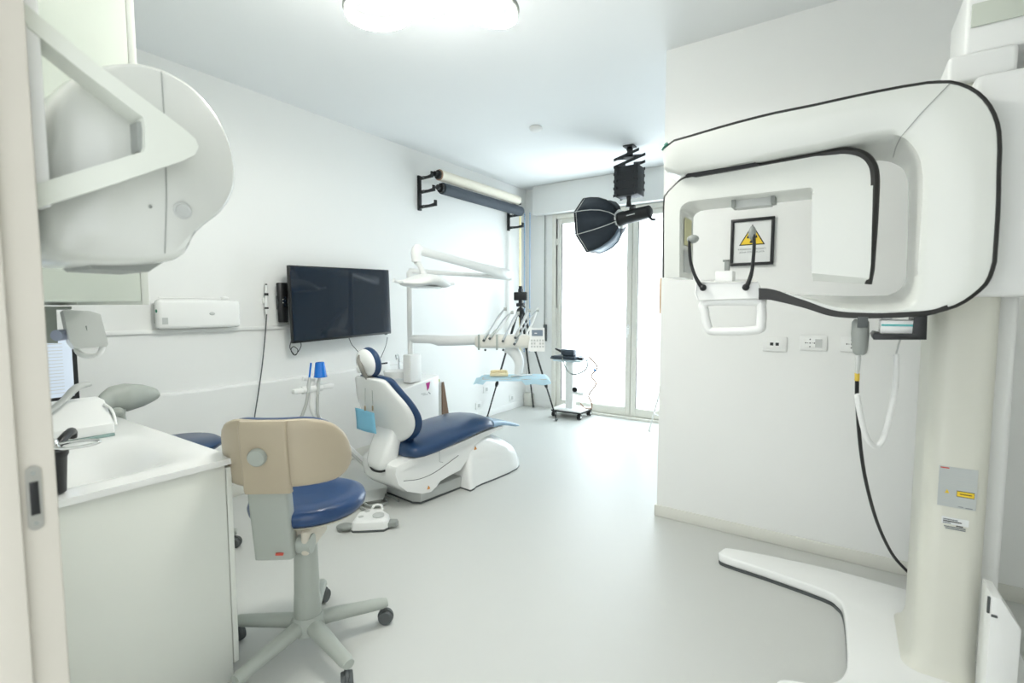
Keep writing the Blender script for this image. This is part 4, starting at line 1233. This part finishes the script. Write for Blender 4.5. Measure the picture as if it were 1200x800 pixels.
# back link
rings = []
for z, y, hw, d in ((.235, -.13, .060, .05), (.262, -.135, .085, .062), (.30, -.13, .098, .070), (.38, -.11, .104, .062), (.45, -.085, .104, .052), (.50, -.08, .098, .042), (.53, -.075, .08, .03)):
    rings.append([(hw*math.copysign(abs(math.cos(q))**.42, math.cos(q)), y+d*math.copysign(abs(math.sin(q))**.5, math.sin(q)), z) for q in [i*2*PI/24 for i in range(24)]])
bl = MB(TC).loft(rings).build('back_link', gloss, dc, smooth=60)
MB(TC).tube([(-.055, -.186, .262), (0, -.201, .252), (.055, -.193, .250), (.09, -.170, .258)], .007, n=8).build('black_slot', black, bl)  # black slot at the foot of the back link
# backrest
def bkr(z):
    return -.010-(z-.42)*.40
OUT = [(.395, .02), (.405, .07), (.425, .12), (.47, .195), (.52, .245), (.57, .275), (.62, .285), (.67, .275), (.72, .250), (.77, .213), (.81, .185), (.838, .165), (.852, .135), (.858, .06)]
OZ = spline([(w_, 0, z) for z, w_ in OUT], 3)
def bk(off, th, grow, convex):
    rings = []
    zm_ = .64
    for p in OZ:
        z, w_ = p.z, max(p.x, .01)
        w2 = w_+grow
        zz = zm_+(z-zm_)*(1+grow*3.2)
        ring = []
        for i in range(24):
            q = 2*PI*i/24
            c_, s_ = math.cos(q), math.sin(q)
            xx = w2*math.copysign(abs(c_)**.8, c_)
            yy = bkr(zz)+off+th*math.copysign(abs(s_)**.8, s_)+convex*(xx/.3)**2
            ring.append((xx, yy, zz))
        rings.append(ring)
    return rings
MB(TC).loft(bk(-.035, .035, -.004, .035)).build('backrest_shell', gloss, dc, smooth=60)
MB(TC).loft(bk(.010, .034, .007, .035)).build('backrest_cushion', navy, dc, smooth=60)
# headrest
hc = Vector((.005, -.235, .950))
RH = Matrix.Rotation(math.radians(8), 3, 'X') @ Matrix.Rotation(math.radians(12), 3, 'Y')
MB(TC).ball(hc+Vector((0, .028, 0)), (.102, .040, .096), R=RH, n=28).build('headrest_cushion', navy, dc, smooth=60)
hs_ = MB(TC).ball(hc+Vector((-.004, -.004, -.002)), (.092, .036, .088), R=RH, n=28).build('headrest_shell', gloss, dc, smooth=60)
lk = MB(TC)
lk.tube([hc+Vector((-.022, -.034, .048)), hc+Vector((-.020, -.044, .015)), hc+Vector((.010, -.047, -.02)), hc+Vector((.018, -.036, -.06)), hc+Vector((.01, .0, -.105))], [.010, .014, .015, .014, .012], n=10)
lk.box(hc+Vector((.012, .01, -.10)), (.07, .03, .02), bev=.004)
lk.cyl(hc+Vector((.0, .03, -.10)), hc+Vector((-.035, .05, -.17)), .012, n=10)
lk = lk.build('headrest_bracket', gunm, dc, smooth=50)
MB(TC).lathe([(.031, 0), (.031, .008), (.026, .012), (.01, .013)], hc+Vector((-.012, -.038, -.035)), (0, -1, .1)).build('lock_knob', white, lk, smooth=40)

# bib on a neck chain
bz = PY(428, 493, 2.015)
bb1, bb2 = PY(416.3, 478.3, 2.015), PY(440, 508, 2.015)
bi = thing('dental_bib', (bz.x, 2.015, bb2.z), 'light blue paper bib clipped to a neck chain behind the backrest', 'bib')
n_ = 8
rows = []
for i in range(n_+1):
    s = i/n_
    rows.append([(bb1.x+(bb2.x-bb1.x)*t, 2.015+.006*math.sin(t*5+s*2)+.004*s, bb1.z+.004+(bb2.z-bb1.z)*s-.010*t+.004*t*s) for t in [j/8 for j in range(9)]])
o = MB().loft(rows, closed=False, cap=False).build('bib_paper', bib_m, bi, smooth=50)
sm = o.modifiers.new('thick', 'SOLIDIFY'); sm.thickness = .0015
for (u0, v0), (u1, v1) in (((428.5, 440), (428, 477)), ((436, 440), (437, 477))):
    c0 = hc+Vector((.0, -.02, -.10))
    a_ = PY(u0, v0, 2.03)
    b_ = PY(u1, v1, 2.008)
    m = MB().tube([a_+Vector((0, .01, .012)), a_, a_.lerp(b_, .5)+Vector((0, -.002, 0)), b_+Vector((0, 0, .012))], .0016, n=5)
    m.build('neck_chain', mgrey, bi)
    MB().box(b_+Vector((0, -.002, -.006)), (.009, .008, .032), bev=.002).build('clip', mat('brass_clip', (.30, .23, .14), .35), bi, smooth=30)

# ================================================================== suction holder on its arm
XHd = -2.86
sh = thing('suction_holder', PX(366, 470, XHd), 'white suction hose holder on a curved arm left of the dental chair', 'suction holder')
arm = [PX(u, v, x) for u, v, x in ((366, 447, -2.86), (365, 462, -2.86), (366, 478, -2.86), (372, 489, -2.85), (386, 502, -2.82), (405, 521, -2.77), (430, 545, -2.68))]
MB().tube(arm, [.013, .014, .019, .020, .020, .020, .021], n=12).build('arm', white, sh, smooth=60)
def hb(u0, v0, u1, v1, x, d, name):
    a_, b_ = PX(u0, v0, x), PX(u1, v1, x)
    v_ = b_-a_
    return MB().tube([a_, b_], d, n=14, smooth=False).build(name, white, sh, smooth=40)
hb(354, 457.5, 377, 453.5, XHd, .024, 'cross_bar')
for u0, v0, u1, v1 in ((343, 459.5, 356, 456.5), (377, 453.5, 390, 451)):
    a_, b_ = PX(u0, v0, XHd), PX(u1, v1, XHd)
    MB().box((a_+b_)/2, (.04, (b_-a_).length, .032), bev=.008, seg=2).build('end_socket', white, sh, smooth=40)
hb(355, 443.5, 368, 444.5, XHd-.06, .014, 'rear_bar')
def hose(pts, r, name, label, cat):
    return MB().tube(pts, r, n=10)
# two tips with hoses (each can be lifted out of the holder)
st1 = thing('saliva_ejector', PX(361, 465, -2.84), 'thin blue saliva ejector tip standing in the suction holder', 'suction tip')
MB().cyl(PX(364.5, 425, -2.84), PX(362.3, 444, -2.84), .006, n=10).build('tip', cupblue, st1)
MB().tube([PX(362.6, 442, -2.84), PX(361.8, 450, -2.84), PX(361.2, 460, -2.84)], [.008, .012, .012], n=12, smooth=False).build('handpiece', lgrey, st1, smooth=40)
MB().tube([PX(361.2, 459, -2.84), PX(359, 472, -2.83), PX(354, 487, -2.82), PX(349, 500, -2.81), PX(347, 520, -2.80), PX(352, 545, -2.78), (-2.74, 1.80, .02), (-2.66, 1.98, .016), (-2.62, 2.17, .016)], .010, n=10).build('hose', hose_m, st1, smooth=60)
st2 = thing('suction_tube', PX(372, 465, -2.84), 'suction tube covered by an upturned blue plastic cup in the suction holder', 'suction tip')
a_, b_ = PX(374.8, 425, -2.84), PX(375.6, 442, -2.84)
MB().tube([PX(372.4, 462, -2.84), PX(372.8, 450, -2.84), PX(374.8, 440, -2.84), PX(375.2, 430, -2.84)], [.012, .012, .008, .008], n=12, smooth=False).build('handpiece', lgrey, st2, smooth=40)
MB().tube([PX(372.3, 461, -2.84), PX(371.8, 472, -2.82), PX(372.5, 485, -2.80), PX(378, 496, -2.78), PX(392, 510, -2.76), PX(412, 531, -2.70), PX(428, 546, -2.62)], .0095, n=10).build('hose', hose_m, st2, smooth=60)
cp = thing('plastic_cup', b_, 'upturned blue plastic cup on top of the suction tube', 'cup')
MB().lathe([(.026, .004), (.029, 0), (.040, -.088), (.043, -.092), (.041, -.094), (.0265, -.003), (.002, -.003)], a_, (b_-a_)*-1, n=24).build('wall', cupblue, cp, smooth=40)

# ================================================================== foot control and cables on the floor
TF = frame((-2.275, 1.86, 0), math.radians(38))
fp = thing('foot_control', (-2.275, 1.86, 0), 'white foot control pedal with grey side pads on the floor', 'foot pedal')
m = MB(TF).loft([[(x*k, y*k, z) for x, y in ((-.10, -.075), (-.085, -.09), (-.05, -.092), (.09, -.085), (.115, -.05), (.105, .03), (.05, .10), (-.04, .11), (-.095, .05))] for z, k in ((.014, 1.0), (.03, 1.0), (.055, .93), (.066, .80))])
m.build('body', white, fp, smooth=25)
MB(TF).prism([(x*.99, y*.99, 0) for x, y in ((-.10, -.075), (-.085, -.09), (-.05, -.092), (.09, -.085), (.115, -.05), (.105, .03), (.05, .10), (-.04, .11), (-.095, .05))], (0, 0, .014)).build('rubber_foot', dgrey, fp, smooth=0)
MB(TF).lathe([(.034, .0), (.034, .010), (.028, .013), (.01, .013)], (.045, -.015, .064)).build('button', lgrey, fp, smooth=40)
for x, y in ((-.055, -.02), (-.035, .055)):
    MB(TF).lathe([(.016, 0), (.016, .005), (.01, .007)], (x, y, .062)).build('small_button', lgrey, fp, smooth=40)
MB(TF).prism([(.108, -.06, .012), (.155, -.055, .012), (.165, -.03, .012), (.155, -.005, .012), (.11, -.0, .012)], (0, 0, .030), bev=.006).build('side_pad', mgrey, fp, smooth=40)
MB(TF).ball((-.135, -.055, .024), (.055, .034, .020), n=16).build('side_pad', mgrey, fp, smooth=60)
MB(TF).tube([(-.02, .085, .055), (-.005, .12, .075), (.035, .12, .075), (.05, .09, .055)], .007, n=8).build('carry_handle', white, fp, smooth=60)
cc = MB().tube([TF @ Vector((-.03, .10, .018)), (-2.42, 1.96, .010), (-2.52, 1.98, .010), (-2.60, 2.06, .012), (-2.56, 2.16, .012), (-2.45, 2.14, .012), (-2.45, 2.04, .014), (-2.55, 2.02, .024), (-2.64, 2.10, .022), (-2.60, 2.20, .014), (-2.50, 2.215, .012), (-2.40, 2.19, .012)], .0085, n=8).build('pedal_cable', mgrey)
tag(cc, 'grey cable coiled on the floor between foot pedal and dental chair', 'cable')
fc = MB().loft([[C(x, y, z) for x, y, z in ((-.16, -.02, .0), (-.05, -.12, .0), (-.01, -.12, .03), (-.12, .0, .05))], [C(x, y, z) for x, y, z in ((-.30, -.22, .0), (-.16, -.30, .0), (-.13, -.29, .02), (-.26, -.20, .03))]])
tag(fc.build('floor_duct', lgrey, smooth=20), 'light grey hose cover on the floor behind the dental chair base', 'duct')

# ================================================================== dental unit, light and delivery console
du = thing('dental_unit', (-3.06, 2.97, 0), 'white dental unit cabinet with a magenta logo behind the chair', 'dental unit')
ux0, ux1, uy0, uy1 = -3.24, -2.89, 2.70, 3.125
MB().prism([(ux1, uy0, 0), (ux1, uy1, 0), (ux1, uy1, .705), (ux1, uy0+.10, .655), (ux1, uy0, .64)], (ux0-ux1, 0, 0), bev=.012, seg=3).build('cabinet_body', gloss, du, smooth=40)
lg_c = PX(502, 453, ux1+.001)
MB().prism([lg_c+Vector((0, -.030, .034)), lg_c+Vector((0, .022, .040)), lg_c+Vector((0, .008, -.010)), lg_c+Vector((0, -.014, -.034)), lg_c+Vector((0, -.020, .0))], (.0012, 0, 0)).build('logo_mark', magenta, du, smooth=0)
for dy_, w_, dz in ((-.06, .05, -.050), (-.035, .06, -.062)):
    MB().rng(ux1+.0002, ux1+.0012, lg_c.y+dy_-w_/2, lg_c.y+dy_+w_/2, lg_c.z+dz-.004, lg_c.z+dz+.004).build('logo_print', lgrey, du, smooth=0)
MB().box(lg_c+Vector((.0006, .012, -.055)), (.0012, .03, .006), R=Matrix.Rotation(-.7, 3, 'X')).build('logo_print', gink, du, smooth=0)
MB().rng(-3.01, -2.92, 2.815, 2.945, .70-.03, .905, bev=.012, seg=3).build('pillar_foot', white, du, smooth=40)
MB().lathe([(.09, 0), (.105, .02), (.11, .055), (.102, .055), (.08, .02), (.01, .012)], (-3.13, 2.86, .70)).build('spittoon_bowl', gloss, du, smooth=50)
MB().tube([(-3.2, 2.95, .70), (-3.2, 2.95, .86), (-3.18, 2.90, .88), (-3.15, 2.88, .85)], .008, n=8).build('cup_filler', chrome, du, smooth=60)
# brochures leaning at the side
for k, (name, mm, l, dy_, hgt, tl) in enumerate((('leaflet', green, 'yellow-green leaflet leaning beside the dental unit', .004, .665, -2.91), ('paper_stack', paper, 'grey-white paper sleeve between the leaflet and the brown folder', .006, .645, -2.895), ('folder', brownc, 'brown card folder leaning beside the dental unit', .03, .64, -2.88))):
    y0 = uy1+dy_
    b_ = MB().prism([(tl, y0, .0), (tl, y0+.15, .0), (tl, y0+.022, hgt), (tl, y0, hgt)], (-.010, 0, 0))
    tag(b_.build(name, mm, smooth=0), l, 'folder' if k == 2 else 'paper')
# operating light
ol = thing('dental_light', (-2.97, 2.87, .905), 'white dental operating light on a jointed arm above the unit', 'dental light')
px_ = -2.97
MB().tube([(px_, 2.87, .905), (px_, 2.87, 1.58)], .024, n=18, smooth=False).build('pole', white, ol, smooth=60)
jt = PX(597, 322.5, -2.52)
p1_ = Vector((px_, 2.87, 1.592))
el = PX(490, 293, -2.58)
MB().tube([p1_+Vector((0, 0, -.02)), p1_, p1_.lerp(jt, .5)-Vector((0, 0, .008)), jt-Vector((0, 0, .02))], [.026, .022, .018, .026], n=14, smooth=False).build('lower_arm', white, ol, smooth=60)
MB().tube([jt+(jt-el).normalized()*.02, jt.lerp(el, .02), jt.lerp(el, .16), jt.lerp(el, .5), jt.lerp(el, .88), el], [.022, .048, .044, .034, .032, .034], n=16, smooth=False, flat=1.0).build('spring_arm', white, ol, smooth=60)
MB().tube([jt-Vector((0, 0, .045)), jt+Vector((0, 0, .035))], .034, n=16, smooth=False).build('elbow', white, ol, smooth=40)
hb_ = PX(495.5, 326, -2.56)
MB().tube([el+Vector((0, .02, .012)), el+Vector((0, -.005, .008)), el+Vector((.0, -.022, -.02)), el+Vector((0, -.018, -.085))], [.030, .036, .036, .034], n=14, k=5).build('head_yoke', white, ol, smooth=60)
MB().tube([el+Vector((0, -.018, -.08)), el+Vector((.005, .02, -.12)), el+Vector((.01, .05, -.19))], [.026, .020, .026], n=12, k=5).build('neck', white, ol, smooth=60)
hcn = PX(499, 331, -2.56)
rings = []
for s in [-1+2*i/20 for i in range(21)]:
    e = abs(s)
    hw = .13*(1-e**2.2)**.6+.004
    ht = .045*(1-e**2)**.7+.004
    rings.append([hcn+Vector((hw*math.cos(q), s*.235, (ht*1.1 if math.sin(q) > 0 else ht*.8)*math.sin(q)+.012*math.cos(s*4))) for q in [i*2*PI/18 for i in range(18)]])
lh = MB().loft(rings).build('lamp_head', white, ol, smooth=60)
for s in (-1, 1):
    MB().tube([hcn+Vector((0, s*.22, .0)), hcn+Vector((.0, s*.27, -.004)), hcn+Vector((0, s*.31, .004))], [.014, .010, .012], n=10).build('handle', white, lh, smooth=60)
MB().loft([[hcn+Vector((.09*math.cos(q)*k, .15*math.sin(q)*k, z)) for q in [i*2*PI/20 for i in range(20)]] for k, z in ((1, -.030), (.9, -.042))]).build('lens', lensm, lh, smooth=30)

# delivery console over the foot end, its long side across the picture
WC = 4.02
TD = Matrix((CR.to_4d(), Vector((-CR.y, CR.x, 0)).to_4d(), Vector((0, 0, 1)).to_4d(), (0, 0, 0, 1))).transposed()
c0 = PD(597, 398, WC)
TD.translation = c0
TD[3][0] = TD[3][1] = TD[3][2] = 0
dcn = thing('delivery_console', (c0.x, c0.y, .66), 'white dental instrument console on a swing arm with hoses and a keypad', 'dental console')
def D(x, y, z):
    return TD @ Vector((x, y, z))
k_ = WC/FPX
MB(TD).box((-.055, 0, -.01), (.45, .20, .105), bev=.03, seg=4).build('console_body', mat('warm_white_plastic', (.82, .80, .73), .3), dcn, smooth=50)
MB(TD).tube([(-.24, .02, .0), (-.36, .04, -.005), (-.50, .05, -.01), (-.60, .06, -.01)], [.042, .044, .044, .046], n=14).build('swing_arm', white, dcn, smooth=60)
MB().tube([D(-.59, .06, -.01), D(-.66, .06, .0), (-2.93, 2.90, 1.03), (-2.97, 2.88, 1.03)], [.046, .036, .034, .034], n=12, k=4).build('arm_pivot', white, dcn, smooth=60)
# keypad
kp = MB(TD).loft([[(x, y, z) for x, y, z in ((.15, -.125, -.085), (.285, -.125, -.085), (.285, -.05, .10), (.165, -.05, .10))], [(x, y, z) for x, y, z in ((.15, -.07, -.085), (.285, -.07, -.085), (.285, -.02, .10), (.165, -.02, .10))]]).build('keypad', white, dcn, smooth=20)
nrm = Vector((0, -.185, .065)).normalized()
ex_, ez_ = Vector((1, 0, 0)), Vector((0, .065, .185)).normalized()
o0 = Vector((.225, -.0890, .005))
RK = Matrix((ex_, -nrm*-1, ez_)).transposed()
def kb(x, z, sx, sz, name, m, t=.003):
    MB(TD).box(o0+ex_*x+ez_*z+nrm*t*.5, (sx, t, sz), R=Matrix((ex_, nrm, ez_)).transposed()).build(name, m, kp, smooth=0)
kb(0, .058, .088, .050, 'display', mat('grey_display', (.20, .25, .31), .2))
kb(-.012, .055, .020, .008, 'display_figure', paper, .0045)
for i in range(5):
    for j in range(3):
        if (i, j) != (2, 1):
            kb(-.045+i*.0225, -.005-j*.026, .014, .015, 'key', lgrey, .004)
# five instruments: white whip arm, handpiece in front, hose between
tops = [(591, 362), (599, 366), (606, 367), (619, 364), (629, 363)]
ends = [(568, 397), (575, 395), (590, 398), (604.5, 394), (604, 401)]
for i, ((u1, v1), (u0, v0)) in enumerate(zip(tops, ends)):
    tp_ = PD(u1, v1, WC+.10)
    en = PD(u0, v0, WC-.115)
    bx_ = D(-.20+.085*i, .06, .045)
    MB().tube([bx_, bx_.lerp(tp_, .5)+Vector((0, .02, .0)), tp_], [.012, .011, .012], n=10, k=4, flat=.5).build('whip_arm', white, dcn, smooth=60)
    MB().cyl(tp_+CR*-.004, tp_+CR*.02, .016, n=14).build('pulley', lgrey, dcn)
    mid = tp_.lerp(en, .62)+Vector((0, 0, .01))
    MB().tube([en, en.lerp(mid, .5), mid, mid.lerp(tp_, .5)+Vector((0, 0, .012)), tp_], .0055, n=8, k=5).build('hose', mat('silver_hose', (.50, .53, .55), .4), dcn, smooth=60)
    hp_ = MB().tube([en+(mid-en)*-.10, en, en.lerp(mid, .35), en.lerp(mid, .7)], [.009, .011, .012, .007], n=10, smooth=False).build('handpiece', chrome if i % 2 == 0 else lgrey, dcn, smooth=50)
    MB().cyl(en+(mid-en)*-.16, en+(mid-en)*-.08, .010, n=10).build('collar', dgrey, hp_)
for x in (-.245, -.10):
    MB(TD).rng(x-.008, x+.008, -.115, -.09, -.075, .05, bev=.003).build('holder_fork', sgrey, dcn, smooth=30)
    MB(TD).ball((x+.05, -.07, -.078), .010, n=10).build('underside_knob', dgrey, dcn, smooth=60)
# tray bracket and tray
MB().tube([D(-.03, 0, -.06), D(.03, .0, -.09), D(.08, -.01, -.18), D(.07, -.02, -.285)], [.045, .05, .04, .03], n=12, k=5).build('tray_arm', white, dcn, smooth=60)
tz = -.315
MB(TD).rng(-.22, .30, -.16, .12, tz, tz+.012, bev=.004).build('tray', steel, dcn, smooth=30)
pc_ = thing('tray_liner', D(0, 0, tz+.013), 'pale blue paper liner draped over the instrument tray', 'liner')
rows = []
for i in range(25):
    x = -.285+.615*i/24
    row = []
    for j in range(15):
        y = -.20+.36*j/14
        ov = max(0, -x-.225, x-.305, -.165-y, y-.125)
        z = tz+.0145+.003*math.sin(x*23)*math.cos(y*31)-min(.045, ov*1.1)+(.006*math.sin(x*40) if ov > 0 else 0)
        if y < -.165 and -.20 < x < .10:
            z = max(z, tz+.002)
        row.append((x, y, z))
    rows.append(row)
o = MB(TD).loft(rows, closed=False, cap=False).build('paper', paleblue, pc_, smooth=60)
# cast of teeth on the tray
tm = thing('teeth_model', D(-.09, -.04, tz+.02), 'pale yellow plaster cast of teeth on the tray liner', 'dental cast')
m = MB(TD).box((-.085, -.03, tz+.034), (.15, .07, .028), bev=.008)
m.build('cast_base', tooth, tm, smooth=40)
for i in range(11):
    a = PI*(i+.5)/11
    MB(TD).ball((-.085+.062*math.cos(a), -.055+.055*math.sin(a), tz+.056), (.010, .009, .014), n=8).build('tooth', tooth, tm, smooth=60)
wp = MB(TD).box((.10, -.03, tz+.024), (.20, .022, .008), R=RZ(.5), bev=.003).build('wrapped_instrument', white)
tag(wp, 'white wrapped instrument lying across the tray liner', 'instrument')

# ================================================================== tripod with phone clamp
tr = thing('tripod', (-3.10, 4.90, 0), 'tall black tripod with a phone clamp in the far corner', 'tripod')
ap = PY(610, 362, 4.90)
feet = [Vector((-3.385, 4.47, .02)), Vector((-2.664, 4.82, .02)), Vector((-3.27, 5.30, .02))]
MB().lathe([(.02, -.10), (.035, -.06), (.035, -.0), (.022, .02), (.015, .02)], ap).build('spider', black, tr, smooth=40)
for f in feet:
    d = (f-ap)
    h = (Vector((f.x, f.y, ap.z))-ap).normalized()*.03
    a0 = ap+h
    d = f-a0
    l = MB()
    l.tube([a0, a0+d*.38], .015, n=10, smooth=False)
    l.tube([a0+d*.38, a0+d*.70], .0115, n=10, smooth=False)
    l.tube([a0+d*.70, a0+d], .009, n=10, smooth=False)
    lg = l.build('leg', black, tr, smooth=60)
    for t in (.38, .70):
        MB().tube([a0+d*(t-.02), a0+d*t, a0+d*(t+.025)], [.015, .021, .013], n=12, smooth=False).build('lock_collar', black, lg, smooth=40)
    MB().ball(f-Vector((0, 0, .002)), (.018, .018, .018), n=10).build('rubber_foot', dgrey, lg, smooth=60)
    MB().tube([ap+Vector((0, 0, -.32)), ap+d*.27+h*.5], .005, n=6, smooth=False).build('brace', black, lg)
MB().cyl(ap+Vector((0, 0, -.38)), ap+Vector((0, 0, .09)), .012, n=12).build('centre_column', black, tr)
MB().box(ap+Vector((0, 0, .05)), (.10, .05, .045), bev=.01).build('pan_head', black, tr, smooth=30)
MB().tube([ap+Vector((.03, -.02, .045)), ap+Vector((.10, -.06, .02))], .007, n=8, smooth=False).build('pan_handle', black, tr)
q = PY(610, 347, 4.90)
cl = MB().box(q, (.16, .05, .10), R=RZ(math.radians(20)), bev=.012)
cl.box(q-Vector((0, 0, .075)), (.04, .04, .06), bev=.008)
cl.box(q+Vector((0, 0, .065)), (.05, .04, .05), bev=.008)
cl.cyl(q+Vector((0, 0, .08)), q+Vector((0, 0, .12)), .022, n=14)
cl.build('phone_clamp', black, tr, smooth=30)

# ================================================================== scanner trolley
tc_ = thing('equipment_trolley', (-2.64, 5.13, 0), 'slim white equipment trolley on castors in front of the french window', 'trolley')
bx0, bx1, by0, by1 = -2.83, -2.44, 4.98, 5.30
ZB_ = .085
MB().rng(bx0, bx1, by0, by1, ZB_, ZB_+.018, bev=.008).build('base_plate', white, tc_, smooth=40)
MB().rng(bx0+.004, bx1-.004, by0+.004, by1-.004, ZB_-.018, ZB_-.0005).build('base_edge', black, tc_, smooth=0)
for x in (bx0+.03, bx1-.03):
    for y in (by0+.03, by1-.03):
        m = MB()
        for s in (-1, 1):
            m.lathe([(.012, -.007), (.030, -.007), (.033, 0), (.030, .007), (.012, .007)], (x+s*.013, y, .033), (1, 0, 0), n=20)
        m.cyl((x, y, .03), (x, y, ZB_-.018), .008, n=10)
        ca = m.build('castor', black, tc_, smooth=40)
        for s in (-1, 1):
            MB().cyl((x+s*.0205, y, .033), (x+s*.024, y, .033), .014, n=14).build('hub_cap', white, ca)
cpx = PY(668, 480, 5.12).x
MB().rng(cpx-.05, cpx+.05, 5.08, 5.18, ZB_+.0185, .66, bev=.015, seg=3, edges='z').build('column', white, tc_, smooth=40)
MB().rng(cpx-.17, cpx+.19, 4.99, 5.28, .6605, .685, bev=.008).build('top_tray', mat('pale_blue_plastic', (.55, .66, .70), .4), tc_, smooth=40)
hr = MB().tube([(cpx+.04, 5.12, .30), (cpx+.12, 5.08, .29), (cpx+.2, 5.08, .29)], .022, n=10, k=4)
hr.build('side_holder', white, tc_, smooth=60)
MB().lathe([(.03, 0), (.03, .02), (.018, .022), (.018, .012), (.004, .012)], (cpx+.10, 5.055, .34), (0, -1, 0)).build('cable_reel', black, tc_, smooth=40)
lt = thing('laptop', (cpx-.03, 5.1, .686), 'dark closed laptop on top of the equipment trolley', 'laptop')
MB().rng(cpx-.20, cpx+.12, 4.99, 5.21, .6865, .705, bev=.005).build('base', mat('slate_plastic', (.04, .055, .075), .4), lt, smooth=30)
MB().rng(cpx-.19, cpx+.12, 4.99, 5.21, .7055, .722, bev=.005).build('lid', mat('slate_plastic', (.04, .055, .075), .4), lt, smooth=30)
sc = thing('handheld_scanner', (cpx+.0, 5.08, .7225), 'dark handheld scanner lying on the closed laptop', 'scanner')
MB().rng(cpx-.09, cpx+.08, 5.04, 5.12, .7225, .80, bev=.014, seg=3).build('body', mat('slate_plastic', (.04, .055, .075), .4), sc, smooth=40)
MB().tube([(cpx-.09, 5.08, .77), (cpx-.14, 5.08, .785), (cpx-.18, 5.08, .80)], [.018, .012, .010], n=10).build('nose', black, sc, smooth=60)
pd_ = MB().box((cpx+.155, 5.08, .7005), (.06, .06, .03), bev=.008).build('power_adapter', black)
tag(pd_, 'small black power adapter on the right end of the trolley tray', 'adapter')
cy_ = 4.80
def cab(pts, r, name, m, l):
    tag(MB().tube([PY(u, v, y) for u, v, y in pts], r, n=6).build(name, m), l, 'cable')
cab([(659, 416, 5.02), (660, 424, 4.965), (665, 434, 4.96), (672, 438.5, 4.96), (682, 436, 4.96), (688, 430, 4.965), (688, 421, 5.02)], .008, 'trolley_cable', mgrey, 'thin grey cable hanging in a loop under the trolley top')
cab([(690, 418, 4.96), (696, 424, 4.95), (700, 431, 4.95), (693, 440, 4.95), (697, 446, 4.95), (698, 451, 4.95), (690, 463, 4.95), (693, 471, 4.96), (693, 478, 4.965), (686, 478, 5.02), (680, 472.5, 5.02)], .008, 'trolley_cable', tan, 'thin brownish cable zigzagging down the right side of the trolley')
p = PY(697, 433.5, 4.945)
tag(MB().box(p, (.035, .012, .022), R=Matrix.Rotation(.6, 3, 'Y'), bev=.004).build('cable_clip', mat('blue_clip', (.05, .28, .70), .4)), 'small blue clip on the brownish trolley cable', 'clip')

# ================================================================== white stool by the window, mostly behind the wall
ws = thing('bar_stool', (-1.42, 5.02, 0), 'white metal stool beside the window partly hidden by the wall corner', 'stool')
sx_, sy_ = -1.40, 5.03
MB().lathe([(.02, .455), (.16, .455), (.175, .462), (.175, .475), (.15, .482), (.01, .478)], (sx_, sy_, 0)).build('seat', white, ws, smooth=40)
for a in (195, 285, 15, 105):
    a = math.radians(a)
    MB().tube([(sx_+.14*math.cos(a), sy_+.14*math.sin(a), .455), (sx_+.25*math.cos(a), sy_+.25*math.sin(a), .0)], .010, n=10, smooth=False).build('leg', white, ws, smooth=60)
MB().tube([(sx_+.20*math.cos(t), sy_+.20*math.sin(t), .2) for t in [i*2*PI/16 for i in range(16)]], .007, n=8, k=2, closed=True).build('foot_ring', white, ws, smooth=60)
